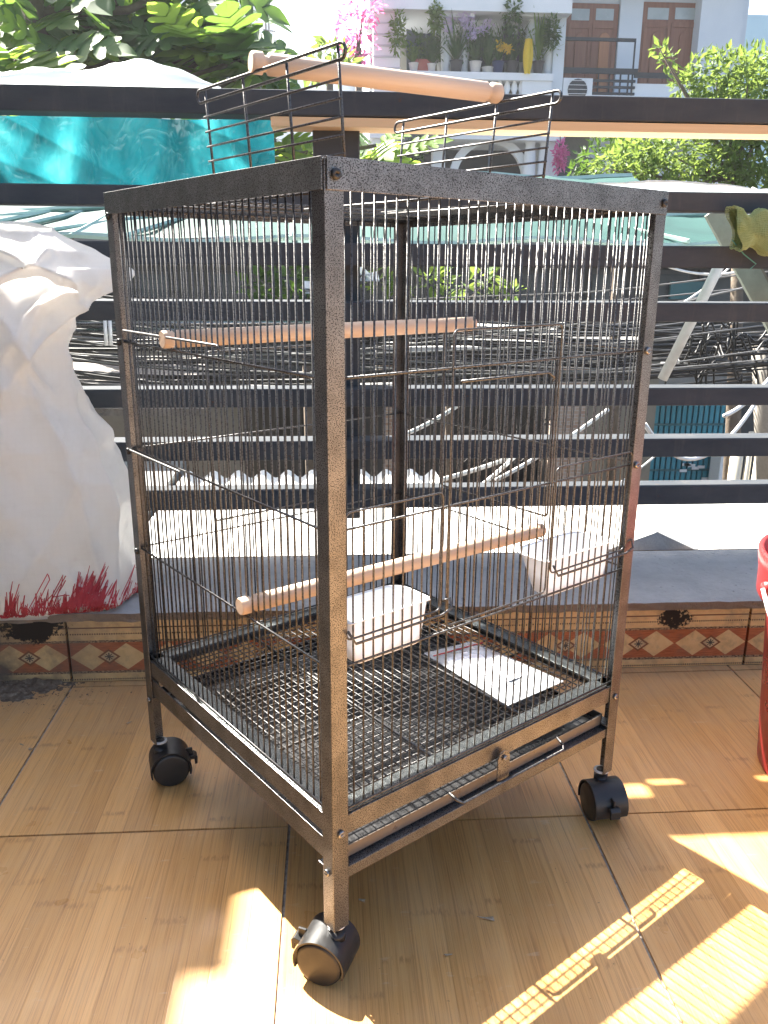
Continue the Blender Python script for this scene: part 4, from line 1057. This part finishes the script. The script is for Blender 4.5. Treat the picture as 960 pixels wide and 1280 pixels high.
# potted plants on the balcony
def potted(px, py, w_, h_, potc, mt, label, seed, kind='leaf', Y=HY+.02, fl=None, flh=.5):
    rr = random.Random(seed); q = P(px,py,Y); s = Y/FPX; t = thing('potted_plant', label, 'potted plant', q, 0, 'potted plants on the balcony')
    pr = w_*s*.5; ph = pr*1.7
    MB().lathe([(0,0),(pr*.7,0),(pr,ph),(pr*1.08,ph),(pr*1.08,ph*.92+.02),(pr*.9,ph*.9),(0,ph*.9)], 12).build('pot', plain('pot_paint', potc, tuple(x*.8 for x in potc), 5, .5), t, True)
    b = MB(); H = h_*s
    for k in range(34):
        a = rr.uniform(0,6.28); r = H*rr.uniform(.05,.62); z = ph+H*rr.uniform(.3,1); 
        L = Vector((math.cos(a)*r, math.sin(a)*r*.6, z-ph)); p0 = Vector((0,0,ph*.9)); sd_ = Vector((-math.sin(a),math.cos(a),0))*.022
        m_ = p0+L*.55+Vector((0,0,.05*H)); b.add([p0-sd_*.4, p0+sd_*.4, m_+sd_, m_-sd_, p0+L], [(0,1,2,3),(3,2,4)])
    for q_ in range(5):
        leafcloud(b, (rr.uniform(-.3,.3)*H, rr.uniform(-.1,.15)*H, ph+H*rr.uniform(.15,.85)), (H*rr.uniform(.14,.3),H*.15,H*rr.uniform(.12,.28)), 34, .085, rr, .1, .38)
    b.build('foliage', mt, t, kind='stuff')
    if fl:
        b = MB(); [leafcloud(b, (rr.uniform(-.4,.4)*H, -.05, ph+H*(flh+rr.uniform(-.22,.24))), (H*.17,H*.12,H*.10), 36, .065, rr, .1, .8) for q_ in range(7)]; b.build('blossom', fl, t, kind='stuff')
potted(517,91,11,22,(.75,.75,.74), M_leaf, 'small plant in white pot at the balcony left end', 1)
potted(539,91,10,30,(.75,.75,.74), M_leafd, 'dark plant in white pot by the open shutter', 3)
potted(570,92,15,52,(.10,.10,.11), M_leafd, 'lilac orchid in dark pot before the double columns', 4, fl=M_lilac, flh=.68)
potted(594,92,14,40,(.72,.73,.74), M_leafd, 'lilac orchid in white pot right of the double columns', 5, fl=M_lilac, flh=.75)
potted(609,98,13,44,(.60,.62,.62), M_leafd, 'leafy plant in pale bowl on the balcony rail', 6)
potted(622,92,14,26,(.04,.06,.16), M_leafd, 'plant with yellow flowers in blue pot by the ladder', 7, fl=M_yellow, flh=.6)
potted(640,92,14,30,(.08,.08,.09), M_leafd, 'leafy plant in dark pot under the ladder', 8)
potted(672,92,14,66,(.09,.09,.10), M_leaf, 'tall upright orchid in dark pot before the right columns', 9)
for k, (px, py, w_, h_, lb) in enumerate(((552,92,12,34,'low dark fern in grey pot left of the lilac orchid'), (585,92,11,60,'tall thin shrub in grey pot between the two lilac orchids'), (632,92,12,56,'tall dark shrub in grey pot behind the ladder foot'), (650,92,12,40,'dark shrub in grey pot right of the ladder foot'), (684,92,12,48,'loose shrub in grey pot at the right column'))):
    potted(px, py, w_, h_, (.35,.36,.36), M_leafd, lb, 60+k, Y=HY+.35)
t = thing('planter_box', 'terracotta planter box of greenery on the balcony', 'planter', P(528,92,HY), 0)
MB().box((-.19,0,0), (.19,.25,.26)).build('box', plain('terracotta_pot', (.36,.11,.08), (.28,.08,.06), 5, .7), t)
b = MB(); leafcloud(b, (0,.1,.50), (.30,.2,.30), 160, .15, random.Random(2), .2, .25); b.build('foliage', M_leafd, t, kind='stuff')
t = thing('yellow_flower_cloth', 'yellow hanging cloth by the right balcony columns', 'cloth', P(659,92,HY-.15), 0)
MB().grid(lambda u, v: (.17*(u-.5)*(.7+.5*math.sin(v*3)), .03*math.sin(u*9), .62*v), 8, 8).build('cloth', M_yellow, t, True)
for k, (px, py, r, mt, lb) in enumerate(((497,40,14,M_leaf,'trailing pale green plant hanging at the left balcony pier'), (545,22,10,M_leaf,'hanging greenery below the balcony ceiling'), (640,15,16,M_leafd,'dark creeper around the top of the ladder'), (690,40,10,M_leafd,'creeper hanging beside the right balcony columns'), (520,188,14,M_leafd,'dark hanging plant on the lower floor'), (700,196,10,M_pink,'pink orchid at the lower floor pier'))):
    q = P(px,py,HY-.2); t = thing('hanging_plant', lb, 'hanging plant', q, 0, 'hanging plants on the house')
    b = MB(); s = r*HY/FPX; leafcloud(b, (0,0,0), (s*.7,s*.5,s*1.6), 200, .12, random.Random(50+k), .1); b.build('foliage', mt, t, kind='stuff')
    MB().tube([(0,0,s*1.4),(0,.3,s*1.4+.5)], .01, 5).build('stem', M_bark, t)

# ------------------------------------------------------------------ far pale buildings and mast
fb = thing('pale_building', 'pale sunlit building far behind the breadfruit tree', 'building')
pb('wall', -120,8,330,420, 30,6, M_white, fb); pb('parapet', -125,2,335,10, 29.9,6.2, M_whiteb, fb)
for px in (70,150,232,300):
    f = pb('window', px,60,px+26,110, 29.93,.06, M_frame, fb); pb('pane', px+3,64,px+23,106, 29.9,.02, M_glass, fb if False else f)
tag(pb('plain_block', 330,68,470,420, 26,5, M_whiteb), 'low white block between the tree and the white house', 'building')
tag(pb('cyan_block', 905,28,1300,500, 26,5, plain('pale_cyan_render', (.62,.78,.82), (.55,.72,.77), 1, .8)), 'pale cyan building far right behind the tree', 'building')
ms = thing('roof_mast', 'thin lattice mast on the far white roof', 'mast')
for x in (336,340): MB().tube([P(x-2,70,26.4), P(x-5,5,26.4)], .03, 6).build('upright', M_cabg, ms)
for k in range(5): MB().tube([P(330-k*.4,15+k*11,26.4), P(346-k*.4,18+k*11,26.4)], .02, 5).build('strut', M_cabg, ms)

# ------------------------------------------------------------------ thin haze box added to stand in for lens glare
hz = MB().box((-45,-3,-4.6), (45,60,15)).build('haze', None); hz['kind'] = 'stuff'
hm = bpy.data.materials.new('glare_haze'); hm.use_nodes = True; ht = hm.node_tree
for n_ in list(ht.nodes):
    if n_.type == 'BSDF_PRINCIPLED': ht.nodes.remove(n_)
pv = ht.nodes.new('ShaderNodeVolumePrincipled'); pv.inputs['Color'].default_value = (.92,.95,1,1); pv.inputs['Density'].default_value = .0011; pv.inputs['Anisotropy'].default_value = .4
ht.links.new(pv.outputs[0], [n_ for n_ in ht.nodes if n_.type == 'OUTPUT_MATERIAL'][0].inputs['Volume'])
hz.data.materials.append(hm)
